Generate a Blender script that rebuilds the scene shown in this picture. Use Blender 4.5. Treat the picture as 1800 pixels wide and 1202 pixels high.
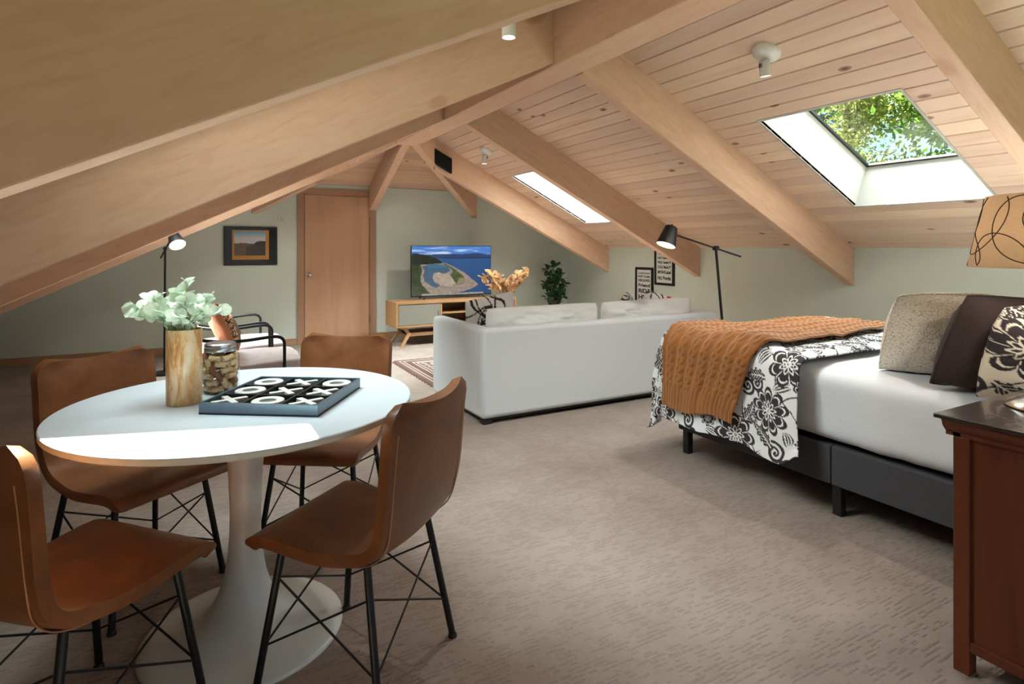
import bpy, bmesh, math, random
import numpy as np
from mathutils import Vector, Matrix, Euler, Quaternion
PI = math.pi
for o in list(bpy.data.objects): bpy.data.objects.remove(o, do_unlink=True)
scn = bpy.context.scene
COL = scn.collection

# ------------------------------------------------------------------ camera, sky, sun, daylight, exposure
CAM_H = 1.31
cam_d = bpy.data.cameras.new('camera'); cam = bpy.data.objects.new('camera', cam_d); COL.objects.link(cam)
cam_d.sensor_fit = 'HORIZONTAL'; cam_d.sensor_width = 36.0
cam_d.lens = 36.0 * 1033.0 / 1800.0
cam_d.shift_y = -165.0 / 1800.0
cam_d.clip_start = 0.05; cam_d.clip_end = 300
cam.location = (0, 0, CAM_H); cam.rotation_euler = (PI / 2, 0, -math.radians(28.9))
scn.camera = cam

world = bpy.data.worlds.new('sky'); scn.world = world; world.use_nodes = True
wn = world.node_tree.nodes; wl = world.node_tree.links
sky = wn.new('ShaderNodeTexSky'); sky.sky_type = 'NISHITA'; sky.sun_disc = False
sky.sun_elevation = math.radians(59); sky.sun_rotation = math.radians(20); sky.air_density = 1.0; sky.dust_density = 1.0
wl.new(sky.outputs[0], wn['Background'].inputs[0]); wn['Background'].inputs[1].default_value = 0.09

sun_d = bpy.data.lights.new('sun', 'SUN'); sun = bpy.data.objects.new('sun', sun_d); COL.objects.link(sun)
sun_d.energy = 28.0; sun_d.angle = math.radians(0.6); sun_d.color = (1.0, 0.95, 0.88)
sun.rotation_euler = Vector((-0.19, -0.58, -1.0)).to_track_quat('-Z', 'Y').to_euler()
sun.location = (3, 8, 12)

def daylight(name, loc, target, sx, sy, power, color):
    d = bpy.data.lights.new(name, 'AREA'); d.shape = 'RECTANGLE'; d.size = sx; d.size_y = sy
    d.energy = power; d.color = color
    o = bpy.data.objects.new(name, d); COL.objects.link(o); o.location = loc
    o.rotation_euler = (Vector(target) - Vector(loc)).to_track_quat('-Z', 'Y').to_euler()
    return o
# area lamps added outside the wall_near windows and four skylights to supply sky light
daylight('window_daylight', (1.225, -1.85, 1.25), (1.225, 3, 1.2), 1.75, 1.4, 5, (0.9, 0.95, 1.0))
daylight('window_daylight', (3.375, -1.85, 1.25), (3.375, 3, 1.2), 1.75, 1.4, 5, (0.9, 0.95, 1.0))
for sx, z0, sy, pw in ((4.38, 1.96, 2.48, 150), (4.38, 1.96, 6.35, 520), (0.28, 2.10, 2.48, 185), (0.28, 2.10, 6.35, 540)):
    nx = 0.447 if sx > 2 else -0.447
    daylight('skylight_fill_lamp', (sx + nx * 2.0, sy, z0 + .894 * 2.0), (sx, sy, z0), 2.2, 2.2, pw, (0.86, 0.925, 1.0))

vs = scn.view_settings
vs.view_transform = 'Standard'; vs.look = 'None'; vs.gamma = 1.0; vs.use_curve_mapping = False
vs.exposure = 1.16
cy = scn.cycles                               # light path lengths only
cy.max_bounces = 5; cy.diffuse_bounces = 3; cy.glossy_bounces = 2; cy.transmission_bounces = 2; cy.transparent_max_bounces = 8
cy.adaptive_threshold = 0.03; cy.caustics_reflective = False; cy.caustics_refractive = False

# ------------------------------------------------------------------ helpers
def C(r, g, b):
    f = lambda c: (c / 255 / 12.92) if c / 255 <= 0.04045 else ((c / 255 + 0.055) / 1.055) ** 2.4
    return (f(r), f(g), f(b), 1.0)

class NT:
    def __init__(s, name):
        s.m = bpy.data.materials.new(name); s.m.use_nodes = True
        s.n = s.m.node_tree.nodes; s.l = s.m.node_tree.links
        s.p = s.n['Principled BSDF']
    def node(s, t, **kw):
        nd = s.n.new(t)
        for k, v in kw.items(): setattr(nd, k, v)
        return nd
    def link(s, a, b): s.l.new(a, b)
    def coord(s): return s.node('ShaderNodeTexCoord').outputs['Object']
    def mapping(s, v, rot=(0, 0, 0), scale=(1, 1, 1)):
        mp = s.node('ShaderNodeMapping'); mp.inputs['Rotation'].default_value = rot; mp.inputs['Scale'].default_value = scale
        s.link(v, mp.inputs['Vector']); return mp.outputs[0]
    def noise(s, v, scale, detail=4, rough=0.55, dist=0.0):
        nd = s.node('ShaderNodeTexNoise'); nd.inputs['Scale'].default_value = scale; nd.inputs['Detail'].default_value = detail
        nd.inputs['Roughness'].default_value = rough; nd.inputs['Distortion'].default_value = dist
        if v is not None: s.link(v, nd.inputs['Vector'])
        return nd.outputs['Fac']
    def ramp(s, v, stops):
        r = s.node('ShaderNodeValToRGB'); e = r.color_ramp.elements
        while len(e) < len(stops): e.new(0.5)
        for i, (p, c) in enumerate(stops):
            e[i].position = p; e[i].color = c if len(c) == 4 else (*c, 1)
        s.link(v, r.inputs[0]); return r.outputs[0]
    def mix(s, f, a, b, mode='MIX'):
        m = s.node('ShaderNodeMix', data_type='RGBA', blend_type=mode)
        if isinstance(f, (int, float)): m.inputs[0].default_value = f
        else: s.link(f, m.inputs[0])
        for i, x in ((6, a), (7, b)):
            if isinstance(x, tuple): m.inputs[i].default_value = x
            else: s.link(x, m.inputs[i])
        return m.outputs[2]
    def math(s, op, a, b=None, c=None):
        m = s.node('ShaderNodeMath', operation=op)
        for i, x in enumerate((a, b, c)):
            if x is None: continue
            if isinstance(x, (int, float)): m.inputs[i].default_value = x
            else: s.link(x, m.inputs[i])
        return m.outputs[0]
    def bump(s, h, strength=0.3, dist=0.01):
        b = s.node('ShaderNodeBump'); b.inputs['Strength'].default_value = strength; b.inputs['Distance'].default_value = dist
        s.link(h, b.inputs['Height']); s.link(b.outputs[0], s.p.inputs['Normal'])
    def col(s, c):
        if isinstance(c, tuple): s.p.inputs['Base Color'].default_value = c
        else: s.link(c, s.p.inputs['Base Color'])
    def set(s, **kw):
        for k, v in kw.items(): s.p.inputs[k.replace('_', ' ')].default_value = v
    def rand(s): return s.node('ShaderNodeObjectInfo').outputs['Random']
    def jitter(s, c, amt, hue=0.0):
        h = s.node('ShaderNodeHueSaturation'); s.link(c, h.inputs['Color'])
        r = s.rand()
        s.link(s.math('MULTIPLY_ADD', r, 2 * amt, 1 - amt), h.inputs['Value'])
        if hue: s.link(s.math('MULTIPLY_ADD', r, 2 * hue, 0.5 - hue), h.inputs['Hue'])
        return h.outputs[0]

def plain(name, c, rough=0.5, metal=0.0, var=0.08, nscale=30, bump=0.0, spec=0.5, coat=0.0):
    t = NT(name); v = t.coord(); n = t.noise(v, nscale, 4)
    d = tuple(x * (1 - var) for x in c[:3]) + (1,); l = tuple(min(1, x * (1 + var)) for x in c[:3]) + (1,)
    t.col(t.ramp(n, [(0.3, d), (0.7, l)])); t.set(Roughness=rough, Metallic=metal)
    t.p.inputs['Specular IOR Level'].default_value = spec
    if coat: t.p.inputs['Coat Weight'].default_value = coat
    if bump: t.bump(t.noise(v, nscale * 6, 2), bump, 0.004)
    return t.m

def wood(name, base, dark, light=None, axis=0, roty=0.0, rotz=0.0, rough=0.55, rand=0.0, hue=0.0, knot=None, knot_scale=2.2, knot_size=0.055, freq=1.0, bump=0.15, along=0.55, blotch=0.5):
    t = NT(name); v = t.coord()
    if roty or rotz: v = t.mapping(v, rot=(0, roty, rotz))
    sc = [9.0 * freq] * 3; sc[axis] = along * freq
    off = t.node('ShaderNodeVectorMath', operation='ADD'); t.link(v, off.inputs[0])
    cmb = t.node('ShaderNodeCombineXYZ'); r = t.rand()
    for i in range(3): t.link(t.math('MULTIPLY', r, 37.0 + 11 * i), cmb.inputs[i])
    t.link(cmb.outputs[0], off.inputs[1]); v2 = off.outputs[0]
    g = t.noise(t.mapping(v2, scale=tuple(sc)), 1.0, 6, 0.6, 1.2)
    big = t.noise(t.mapping(v2, scale=tuple(0.25 * x for x in sc)), 1.0, 3, 0.5, 0.4)
    light = light or tuple(min(1, x * 1.12) for x in base[:3]) + (1,)
    c = t.ramp(g, [(0.28, dark), (0.48, base), (0.75, light)])
    c = t.mix(t.math('MULTIPLY', big, blotch), c, tuple(x * 0.80 for x in base[:3]) + (1,))
    if knot:
        vo = t.node('ShaderNodeTexVoronoi'); ks = [3.2, 3.2, 3.2]; ks[axis] = 1.6
        t.link(t.mapping(v2, scale=tuple(k * knot_scale / 2.2 for k in ks)), vo.inputs['Vector']); vo.inputs['Scale'].default_value = 1.0
        kf = t.ramp(vo.outputs['Distance'], [(knot_size * 0.3, (1, 1, 1)), (knot_size, (0.55, 0.55, 0.55)), (knot_size * 1.2, (0, 0, 0))])
        c = t.mix(kf, c, knot)
    if rand: c = t.jitter(c, rand, hue)
    t.col(c); t.set(Roughness=rough); t.p.inputs['Specular IOR Level'].default_value = 0.3
    if bump: t.bump(g, bump, 0.003)
    return t.m

def vcol(name, rough=0.8, emit=0.0, bump=0.0, nscale=300, sheen=0.0):
    t = NT(name); a = t.node('ShaderNodeVertexColor', layer_name='Col')
    t.col(a.outputs[0]); t.set(Roughness=rough)
    if emit:
        t.link(a.outputs[0], t.p.inputs['Emission Color']); t.p.inputs['Emission Strength'].default_value = emit
    if bump: t.bump(t.noise(t.coord(), nscale, 3), bump, 0.003)
    if sheen: t.p.inputs['Sheen Weight'].default_value = sheen
    return t.m

def glass(name, tint=(1, 1, 1, 1), ior=1.45, rough=0.02):
    t = NT(name); out = t.n['Material Output']; t.n.remove(t.p)
    tr = t.node('ShaderNodeBsdfTransparent'); tr.inputs[0].default_value = tint
    gl = t.node('ShaderNodeBsdfGlossy'); gl.inputs['Roughness'].default_value = rough
    fr = t.node('ShaderNodeFresnel'); fr.inputs[0].default_value = ior
    ge = t.node('ShaderNodeNewGeometry')
    mx = t.node('ShaderNodeMixShader')
    f = t.math('MULTIPLY', fr.outputs[0], t.math('SUBTRACT', 1.0, ge.outputs['Backfacing']))
    t.link(f, mx.inputs[0]); t.link(tr.outputs[0], mx.inputs[1]); t.link(gl.outputs[0], mx.inputs[2])
    t.link(mx.outputs[0], out.inputs[0]); return t.m

def emitter(name, c, s):
    t = NT(name); t.col(c); t.p.inputs['Emission Color'].default_value = c; t.p.inputs['Emission Strength'].default_value = s
    return t.m

class MB:
    def __init__(s): s.v = []; s.f = []
    def add(s, vs, fs):
        k = len(s.v); s.v += [tuple(p) for p in vs]; s.f += [tuple(i + k for i in f) for f in fs]; return s
    def box(s, x0, x1, y0, y1, z0, z1, M=None):
        vs = [Vector(p) for p in ((x0,y0,z0),(x1,y0,z0),(x1,y1,z0),(x0,y1,z0),(x0,y0,z1),(x1,y0,z1),(x1,y1,z1),(x0,y1,z1))]
        if M: vs = [M @ p for p in vs]
        return s.add(vs, [(0,3,2,1),(4,5,6,7),(0,1,5,4),(1,2,6,5),(2,3,7,6),(3,0,4,7)])
    def prism(s, poly, fn, lo, hi):
        n = len(poly); vs = [fn(a, b, lo) for a, b in poly] + [fn(a, b, hi) for a, b in poly]
        return s.add(vs, [tuple(range(n))[::-1], tuple(range(n, 2 * n))] + [(i, (i + 1) % n, n + (i + 1) % n, n + i) for i in range(n)])
    def tube(s, pts, r, seg=8, caps=True):
        pts = [Vector(p) for p in pts]; n = len(pts); rs = r if isinstance(r, (list, tuple)) else [r] * n
        vs = []; prev = None
        for i, p in enumerate(pts):
            d = (pts[min(i + 1, n - 1)] - pts[max(i - 1, 0)]).normalized()
            if prev is None:
                a = d.orthogonal().normalized()
            else:
                a = (prev - d * prev.dot(d)); a = a.normalized() if a.length > 1e-6 else d.orthogonal().normalized()
            prev = a; b = d.cross(a)
            for k in range(seg):
                t = 2 * PI * k / seg; vs.append(p + (a * math.cos(t) + b * math.sin(t)) * rs[i])
        fs = [(i * seg + k, i * seg + (k + 1) % seg, (i + 1) * seg + (k + 1) % seg, (i + 1) * seg + k) for i in range(n - 1) for k in range(seg)]
        if caps: fs += [tuple(range(seg))[::-1], tuple(range((n - 1) * seg, n * seg))]
        return s.add(vs, fs)
    def lathe(s, prof, seg=32, M=None, close=False):
        vs = []; n = len(prof)
        for r, z in prof:
            for k in range(seg):
                t = 2 * PI * k / seg; p = Vector((r * math.cos(t), r * math.sin(t), z)); vs.append(M @ p if M else p)
        fs = [(i * seg + k, i * seg + (k + 1) % seg, (i + 1) * seg + (k + 1) % seg, (i + 1) * seg + k) for i in range(n - 1) for k in range(seg)]
        if prof[0][0] > 1e-5 and not close: fs.append(tuple(range(seg))[::-1])
        if prof[-1][0] > 1e-5 and not close: fs.append(tuple(range((n - 1) * seg, n * seg)))
        return s.add(vs, fs)
    def mesh(s, name):
        me = bpy.data.meshes.new(name); me.from_pydata(s.v, [], s.f); me.validate(); me.update(); return me
    def build(s, name, m, parent=None, smooth=None, bevel=0.0, loc=None, rot=None, seg=2, fix=True):
        me = s.mesh(name)
        if fix:
            bm = bmesh.new(); bm.from_mesh(me); bmesh.ops.remove_doubles(bm, verts=bm.verts, dist=1e-5)
            bmesh.ops.recalc_face_normals(bm, faces=bm.faces); bm.to_mesh(me); bm.free()
        return finish(name, me, m, parent, smooth, bevel, loc, rot, seg)

def finish(name, me, m, parent=None, smooth=None, bevel=0.0, loc=None, rot=None, seg=2):
    if m: me.materials.append(m)
    if smooth is not None:
        me.polygons.foreach_set('use_smooth', [True] * len(me.polygons))
        if smooth < 179: me.set_sharp_from_angle(angle=math.radians(smooth))
    o = bpy.data.objects.new(name, me); COL.objects.link(o)
    if parent: o.parent = parent
    if loc is not None: o.location = loc
    if rot is not None: o.rotation_euler = rot
    if bevel:
        b = o.modifiers.new('edge', 'BEVEL'); b.width = bevel; b.segments = seg; b.limit_method = 'ANGLE'; b.angle_limit = math.radians(35)
    return o

def tag(o, label, cat, group=None, kind=None):
    o['label'] = label; o['category'] = cat
    if group: o['group'] = group
    if kind: o['kind'] = kind
    return o
def thing(name, label, cat, loc=(0, 0, 0), rz=0.0, group=None, kind=None, rot=None):
    o = bpy.data.objects.new(name, None); COL.objects.link(o); o.location = loc
    o.rotation_euler = rot if rot is not None else (0, 0, rz); o.empty_display_size = 0.1
    return tag(o, label, cat, group, kind)
def clone(o, parent=None):
    c = o.copy(); COL.objects.link(c); c.parent = parent
    for ch in list(o.children):
        if ch.name in bpy.data.objects: clone(ch, c)
    return c
def shared(name, me, parent, loc, rot=None, scale=None, mtx=None):
    o = bpy.data.objects.new(name, me); COL.objects.link(o); o.parent = parent
    if mtx is not None: o.matrix_local = mtx
    else:
        o.location = loc
        if rot is not None: o.rotation_euler = rot
        if scale is not None: o.scale = scale if isinstance(scale, tuple) else (scale,) * 3
    return o

def hash2(i, j, seed):
    h = (i * 374761393 + j * 668265263 + seed * 974634777) & 0xffffffff
    h = ((h ^ (h >> 13)) * 1274126177) & 0xffffffff
    return ((h ^ (h >> 16)) & 0xffff) / 65535.0
def vnoise(x, y, seed=0):
    x = np.asarray(x, float); y = np.asarray(y, float)
    i = np.floor(x).astype(np.int64); j = np.floor(y).astype(np.int64); fx = x - i; fy = y - j
    fx = fx * fx * (3 - 2 * fx); fy = fy * fy * (3 - 2 * fy)
    a = hash2(i, j, seed); b = hash2(i + 1, j, seed); c = hash2(i, j + 1, seed); d = hash2(i + 1, j + 1, seed)
    return (a * (1 - fx) + b * fx) * (1 - fy) + (c * (1 - fx) + d * fx) * fy
def fbm(x, y, seed=0, o=3):
    return sum(vnoise(x * 2 ** k, y * 2 ** k, seed + k) / 2 ** (k + 1) for k in range(o))

def grid_mesh(name, P, cols=None, closed=False):
    """P: (nu, nv, 3) points"""
    nu, nv = P.shape[:2]; me = bpy.data.meshes.new(name)
    idx = np.arange(nu * nv).reshape(nu, nv)
    q = np.stack([idx[:-1, :-1], idx[1:, :-1], idx[1:, 1:], idx[:-1, 1:]], -1).reshape(-1, 4)
    me.vertices.add(nu * nv); me.vertices.foreach_set('co', P.reshape(-1).astype(np.float32))
    me.loops.add(q.size); me.loops.foreach_set('vertex_index', q.reshape(-1).astype(np.int32))
    me.polygons.add(len(q)); me.polygons.foreach_set('loop_start', np.arange(0, q.size, 4, dtype=np.int32))
    me.update(calc_edges=True); me.validate()
    me.polygons.foreach_set('use_smooth', np.ones(len(q), dtype=bool))
    if cols is not None: paint(me, cols)
    return me
def paint(me, cols):
    a = me.color_attributes.new('Col', 'FLOAT_COLOR', 'POINT')
    c = np.ones((len(me.vertices), 4), np.float32); c[:, :3] = np.asarray(cols).reshape(-1, 3)
    a.data.foreach_set('color', c.reshape(-1))
lin = lambda r, g, b: np.array(C(r, g, b)[:3])

# ------------------------------------------------------------------ room data
XW, YF, YN, XL = 5.71, 8.38, -1.6, -2.6      # right wall, far wall, near wall, left wall
XR, SL = 2.33, 0.495                         # ridge line, roof slope
HX0, HX1, HZ = 0.72, 3.94, 2.19              # clipped end of the roof at the far wall
HY = YF - (HX1 - XR)
NRM = 1 / math.hypot(1, SL)
LOFF = 0.14                                  # the low side of the roof sits a little higher
def zc(x, side=None): return 1.31 + SL * (XW - (x if x >= XR else 2 * XR - x)) + (LOFF if (x < XR or side == -1) else 0.0)
ANG = math.atan(SL)
SKY_X = (3.78, 4.985); SKY_Y = ((1.98, 2.975), (5.85, 6.85))

# ------------------------------------------------------------------ materials of the setting
PINE_KNOT = C(120, 84, 66)
M_plank_y = wood('pine_planks', C(233, 204, 182), C(221, 187, 162), C(240, 214, 193), axis=1, rand=0.10, hue=0.008, knot=PINE_KNOT, knot_scale=3.4, knot_size=0.10, rough=0.5)
M_plank_x = wood('pine_planks_hip', C(226, 190, 162), C(212, 172, 143), C(234, 202, 176), axis=0, rand=0.10, hue=0.008, knot=PINE_KNOT, knot_scale=3.4, knot_size=0.10, rough=0.5)
BC = (C(228, 188, 161), C(218, 175, 147), C(236, 199, 173)); BK = C(194, 148, 118)
M_beam_r = wood('beam_fir', *BC, axis=0, roty=-ANG, rand=0.05, knot=BK, knot_scale=1.6, knot_size=0.12, freq=2.2, along=1.6, bump=.1, blotch=.35)
M_beam_l = wood('beam_fir_mirrored', *BC, axis=0, roty=ANG, rand=0.05, knot=BK, knot_scale=1.6, knot_size=0.12, freq=2.2, along=1.6, bump=.1, blotch=.35)
M_beam_y = wood('beam_fir_ridge', *BC, axis=1, rand=0.05, knot=BK, knot_scale=1.6, knot_size=0.12, freq=2.2, along=1.6, bump=.1, blotch=.35)
M_deck = plain('roof_decking', C(70, 48, 36), 0.9)
M_trim = wood('trim_wood', C(182, 142, 114), C(166, 126, 98), axis=0, rough=0.5, bump=0.05)
M_trimv = wood('trim_wood_upright', C(174, 136, 112), C(160, 122, 98), axis=2, rough=0.5, bump=0.05)
M_door = wood('door_veneer', C(202, 158, 128), C(188, 143, 113), C(212, 170, 140), axis=2, rough=0.42, freq=0.5, bump=0.03)
def wall_mat():
    t = NT('sage_wall_paint'); v = t.coord(); n = t.noise(v, 1.5, 3)
    t.col(t.ramp(n, [(0.3, C(211, 219, 210)), (0.7, C(216, 224, 215))])); t.set(Roughness=0.75)
    t.bump(t.noise(v, 160, 3), 0.08, 0.003); return t.m
M_wall = wall_mat()
M_white = plain('white_paint', C(232, 230, 226), 0.6, var=0.02)
def carpet_mat():
    t = NT('carpet_pile'); v = t.coord(); sp = t.node('ShaderNodeSeparateXYZ'); t.link(v, sp.inputs[0])
    patch = t.noise(t.mapping(v, scale=(7, 9, 1)), 1.0, 3, .6); wob = t.noise(v, 30, 2); gs = []
    for fx_, fy_, seed, thr in ((16.0, 60.0, 0.0, 1.10), (29.0, 54.0, 40.0, 1.16)):
        y = t.math('MULTIPLY_ADD', sp.outputs[1], fy_, t.math('MULTIPLY', wob, .3)); row = t.math('FLOOR', y); fy = t.math('FRACT', y)
        wr = t.node('ShaderNodeTexWhiteNoise', noise_dimensions='1D'); t.link(t.math('ADD', row, seed), wr.inputs['W'])
        x = t.math('MULTIPLY_ADD', sp.outputs[0], fx_, t.math('MULTIPLY', wr.outputs[0], 9.0)); cell = t.math('FLOOR', x); fx = t.math('FRACT', x)
        cmb = t.node('ShaderNodeCombineXYZ'); t.link(row, cmb.inputs[0]); t.link(cell, cmb.inputs[1]); cmb.inputs[2].default_value = seed
        w2 = t.node('ShaderNodeTexWhiteNoise', noise_dimensions='3D'); t.link(cmb.outputs[0], w2.inputs['Vector'])
        on = t.math('GREATER_THAN', t.math('ADD', t.math('MULTIPLY', w2.outputs[0], .9), patch), thr)
        bx = t.math('MINIMUM', t.math('MULTIPLY', t.math('MINIMUM', fx, t.math('SUBTRACT', 1.0, fx)), 7.0), 1.0)
        by = t.math('POWER', t.math('SUBTRACT', 1.0, t.math('MULTIPLY', t.math('ABSOLUTE', t.math('SUBTRACT', fy, 0.5)), 2.0)), 1.4)
        gs.append(t.math('MULTIPLY', t.math('MULTIPLY', on, bx), by))
    g = t.math('MAXIMUM', *gs)
    fine = t.noise(v, 330, 2, .7); mott = t.noise(v, 2.2, 4, 0.6); mid = t.noise(v, 60, 3)
    c = t.ramp(mott, [(0.30, C(133, 117, 109)), (0.5, C(152, 137, 130)), (0.70, C(165, 151, 145))])
    c = t.mix(t.ramp(fine, [(.3, (.75, .75, .75)), (.7, (0, 0, 0))]), c, C(134, 118, 107)); c = t.mix(t.math('MULTIPLY', mid, 0.3), c, C(186, 173, 163))
    c = t.mix(t.math('MULTIPLY', g, 0.22), c, C(104, 88, 78))  # dash grooves darkened: loop tone plus some pile shading put into the colour
    t.col(c); t.set(Roughness=0.95); t.p.inputs['Specular IOR Level'].default_value = 0.1
    h = t.math('SUBTRACT', t.math('MULTIPLY', fine, 0.5), g); t.bump(h, 0.5, 0.008); return t.m
M_carpet = carpet_mat()

# ------------------------------------------------------------------ floor and walls
tag(MB().box(XL - .1, XW + .1, YN - .1, YF + .1, -0.12, 0).build('floor', M_carpet), 'taupe carpet with small woven dashes across the whole room', 'carpet', kind='structure')

def gable(mb, x0, x1, z0, y0, y1, ztop=None):
    xs = sorted({x0, x1, *[x for x in (XR, HX0, HX1) if x0 < x < x1]})
    top = [(x, (min(zc(x), HZ) if y0 > 5 else zc(x)) if ztop is None else ztop) for x in xs]
    mb.prism([(x0, z0), (x1, z0)] + top[::-1], lambda a, b, c: (a, c, b), y0, y1)
DX0, DX1, DZ = 1.385, 2.29, 2.05
w = MB(); gable(w, XL, DX0, 0, YF, YF + .12); gable(w, DX0, DX1, DZ, YF, YF + .12); gable(w, DX1, XW + .1, 0, YF, YF + .12)
tag(w.build('wall_far', M_wall), 'sage painted end wall holding the door and the television', 'wall', kind='structure')
tag(MB().box(XW, XW + .12, YN, YF + .12, 0, 1.36).build('wall_right', M_wall), 'low sage wall under the roof slope beside the bed', 'wall', kind='structure')
tag(MB().box(XL - .12, XL, YN, YF + .12, 0, zc(XL) + .1).build('wall_left', M_wall), 'very low sage wall under the eave behind the dining table', 'wall', kind='structure')
WIN = ((0.35, 2.1), (2.5, 4.25)); WZ0, WZ1 = 0.55, 1.95
w = MB(); xs = [XL, WIN[0][0], WIN[0][1], WIN[1][0], WIN[1][1], XW + .1]
for i in range(5):
    if i % 2 == 0: gable(w, xs[i], xs[i + 1], 0, YN - .12, YN)
    else:
        gable(w, xs[i], xs[i + 1], 0, YN - .12, YN, WZ0); gable(w, xs[i], xs[i + 1], WZ1, YN - .12, YN)
tag(w.build('wall_near', M_wall), 'sage gable wall with two windows at the camera end', 'wall', kind='structure')
M_pane = glass('window_glass')
for k, (a, b) in enumerate(WIN):
    t = thing('window_%d' % (5 + k), 'white framed window of the camera end wall, %s one' % ('first' if k == 0 else 'second'), 'window', ((a + b) / 2, YN, WZ0), kind='structure')
    h = (b - a) / 2; H_ = WZ1 - WZ0
    MB().box(-h, h, -.08, -.02, 0, .05).box(-h, h, -.08, -.02, H_ - .05, H_).box(-h, -h + .05, -.08, -.02, .05, H_ - .05).box(h - .05, h, -.08, -.02, .05, H_ - .05).build('frame', M_white, t)
    MB().box(-.02, .02, -.08, -.02, .05, H_ - .05).build('mullion', M_white, t)
    for sx in (-1, 1):
        MB().box(*sorted((sx * .02, sx * (h - .05))), -.055, -.05, .05, H_ - .05).build('pane', M_pane, t)
tag(MB().box(XL, DX0 - .085, YF - .015, YF, 0, .09).box(DX1 + .085, XW, YF - .015, YF, 0, .09).build('baseboard_far', M_trim, bevel=.003), 'tan wooden baseboard along the end wall', 'baseboard', kind='structure')
tag(MB().box(XW - .015, XW, YN, YF - .015, 0, .09).build('baseboard_right', M_trim, bevel=.003), 'tan wooden baseboard along the low wall behind the bed', 'baseboard', kind='structure')

# ------------------------------------------------------------------ ceiling planks on roof decking
NR = {1: Vector((SL, 0, 1)).normalized(), -1: Vector((-SL, 0, 1)).normalized()}
def deck_box(mb, side, x0, x1, y0, y1, lo, hi):
    n = NR[side]; vs = []
    for h in (lo, hi):
        for x, y in ((x0, y0), (x1, y0), (x1, y1), (x0, y1)):
            xx = x if side > 0 else 2 * XR - x
            vs.append(Vector((xx, y, zc(x, side))) + n * h)
    mb.add(vs, [(0,3,2,1),(4,5,6,7),(0,1,5,4),(1,2,6,5),(2,3,7,6),(3,0,4,7)])
PT = 0.02; NROW = 12
row_edges = [XR + i * (SKY_X[0] - XR) / 12 for i in range(12)] + [SKY_X[0] + i * (SKY_X[1] - SKY_X[0]) / 10 for i in range(10)]
def plank_prism(side, xa, xb, ya, yb_a, yb_b):
    n = NR[side]; g, ch, hg = 0.0014, 0.0055, 0.0
    sec = [(xa + g, PT), (xb - g, PT), (xb - g, ch), (xb - g - ch * .8, 0), (xa + g + ch * .8, 0), (xa + g, ch)]
    vs = []
    for end in (0, 1):
        for x, h in sec:
            f = (x - xa) / (xb - xa); y = ya if end == 0 else yb_a + (yb_b - yb_a) * f
            vs.append(Vector((x if side > 0 else 2 * XR - x, y, zc(x, side))) + n * h)
    m = MB(); k = len(sec)
    m.add(vs, [tuple(range(k))[::-1], tuple(range(k, 2 * k))] + [(i, (i + 1) % k, k + (i + 1) % k, k + i) for i in range(k)])
    return m
for side, nm, xlim, lab in ((1, 'ceiling', XW, 'sloping pine plank ceiling with skylights above the bed and sofa'), (-1, 'ceiling', 2 * XR - XL, 'sloping pine plank ceiling behind the big rafters over the table')):
    d = MB(); e = .03
    xs = [XR, SKY_X[0] - e, SKY_X[1] + e, xlim + .1]; ys = [YN - .1, SKY_Y[0][0] - e, SKY_Y[0][1] + e, SKY_Y[1][0] - e, SKY_Y[1][1] + e, YF + .1]
    for i in range(3):
        for j in range(5):
            if i == 1 and j in (1, 3): continue
            deck_box(d, side, xs[i], xs[i + 1], ys[j], ys[j + 1], PT, PT + .1)
    roof = tag(d.build(nm, M_deck), lab, 'ceiling', kind='structure')
    n_low = round((xlim - SKY_X[1]) / .1208); edges = row_edges + [SKY_X[1] + i * (xlim - SKY_X[1]) / n_low for i in range(n_low + 1)]
    for r in range(len(edges) - 1):
        xa, xb = edges[r], edges[r + 1]; xm = (xa + xb) / 2
        hip = lambda x: min(YF, HY + (x - XR))
        spans = [(YN, None)]
        if SKY_X[0] < xm < SKY_X[1]: spans = [(YN, SKY_Y[0][0]), (SKY_Y[0][1], SKY_Y[1][0]), (SKY_Y[1][1], None)]
        for ya, yb in spans:
            plank_prism(side, xa, xb, ya, *((yb, yb) if yb else (hip(xa), hip(xb)))).build('plank', M_plank_y, roof)
d = MB()
def hz(y): return HZ + (zc(XR) - HZ) * (YF - y) / (YF - HY)
d.add([(XR, HY, hz(HY) + .03), (HX1 + .1, YF + .1, hz(YF + .1) + .03), (HX0 - .1, YF + .1, hz(YF + .1) + .03), (XR, HY, hz(HY) + .1), (HX1 + .1, YF + .1, hz(YF + .1) + .1), (HX0 - .1, YF + .1, hz(YF + .1) + .1)], [(0, 1, 2), (3, 5, 4), (0, 3, 4, 1), (1, 4, 5, 2), (2, 5, 3, 0)])
roof = tag(d.build('ceiling', M_deck), 'small triangular pine plank ceiling between the hip rafters above the door', 'ceiling', kind='structure')
for r in range(12):
    ya = HY + (YF - HY) * r / 12 + .0015; yb = HY + (YF - HY) * (r + 1) / 12 - .0015
    vs = []
    for h in (0, .02):
        for y, s in ((ya, -1), (ya, 1), (yb, 1), (yb, -1)): vs.append((XR + s * (y - HY), y, hz(y) + h))
    MB().add(vs, [(0,3,2,1),(4,5,6,7),(0,1,5,4),(1,2,6,5),(2,3,7,6),(3,0,4,7)]).build('plank', M_plank_x, roof, bevel=.004, seg=1)

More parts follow.
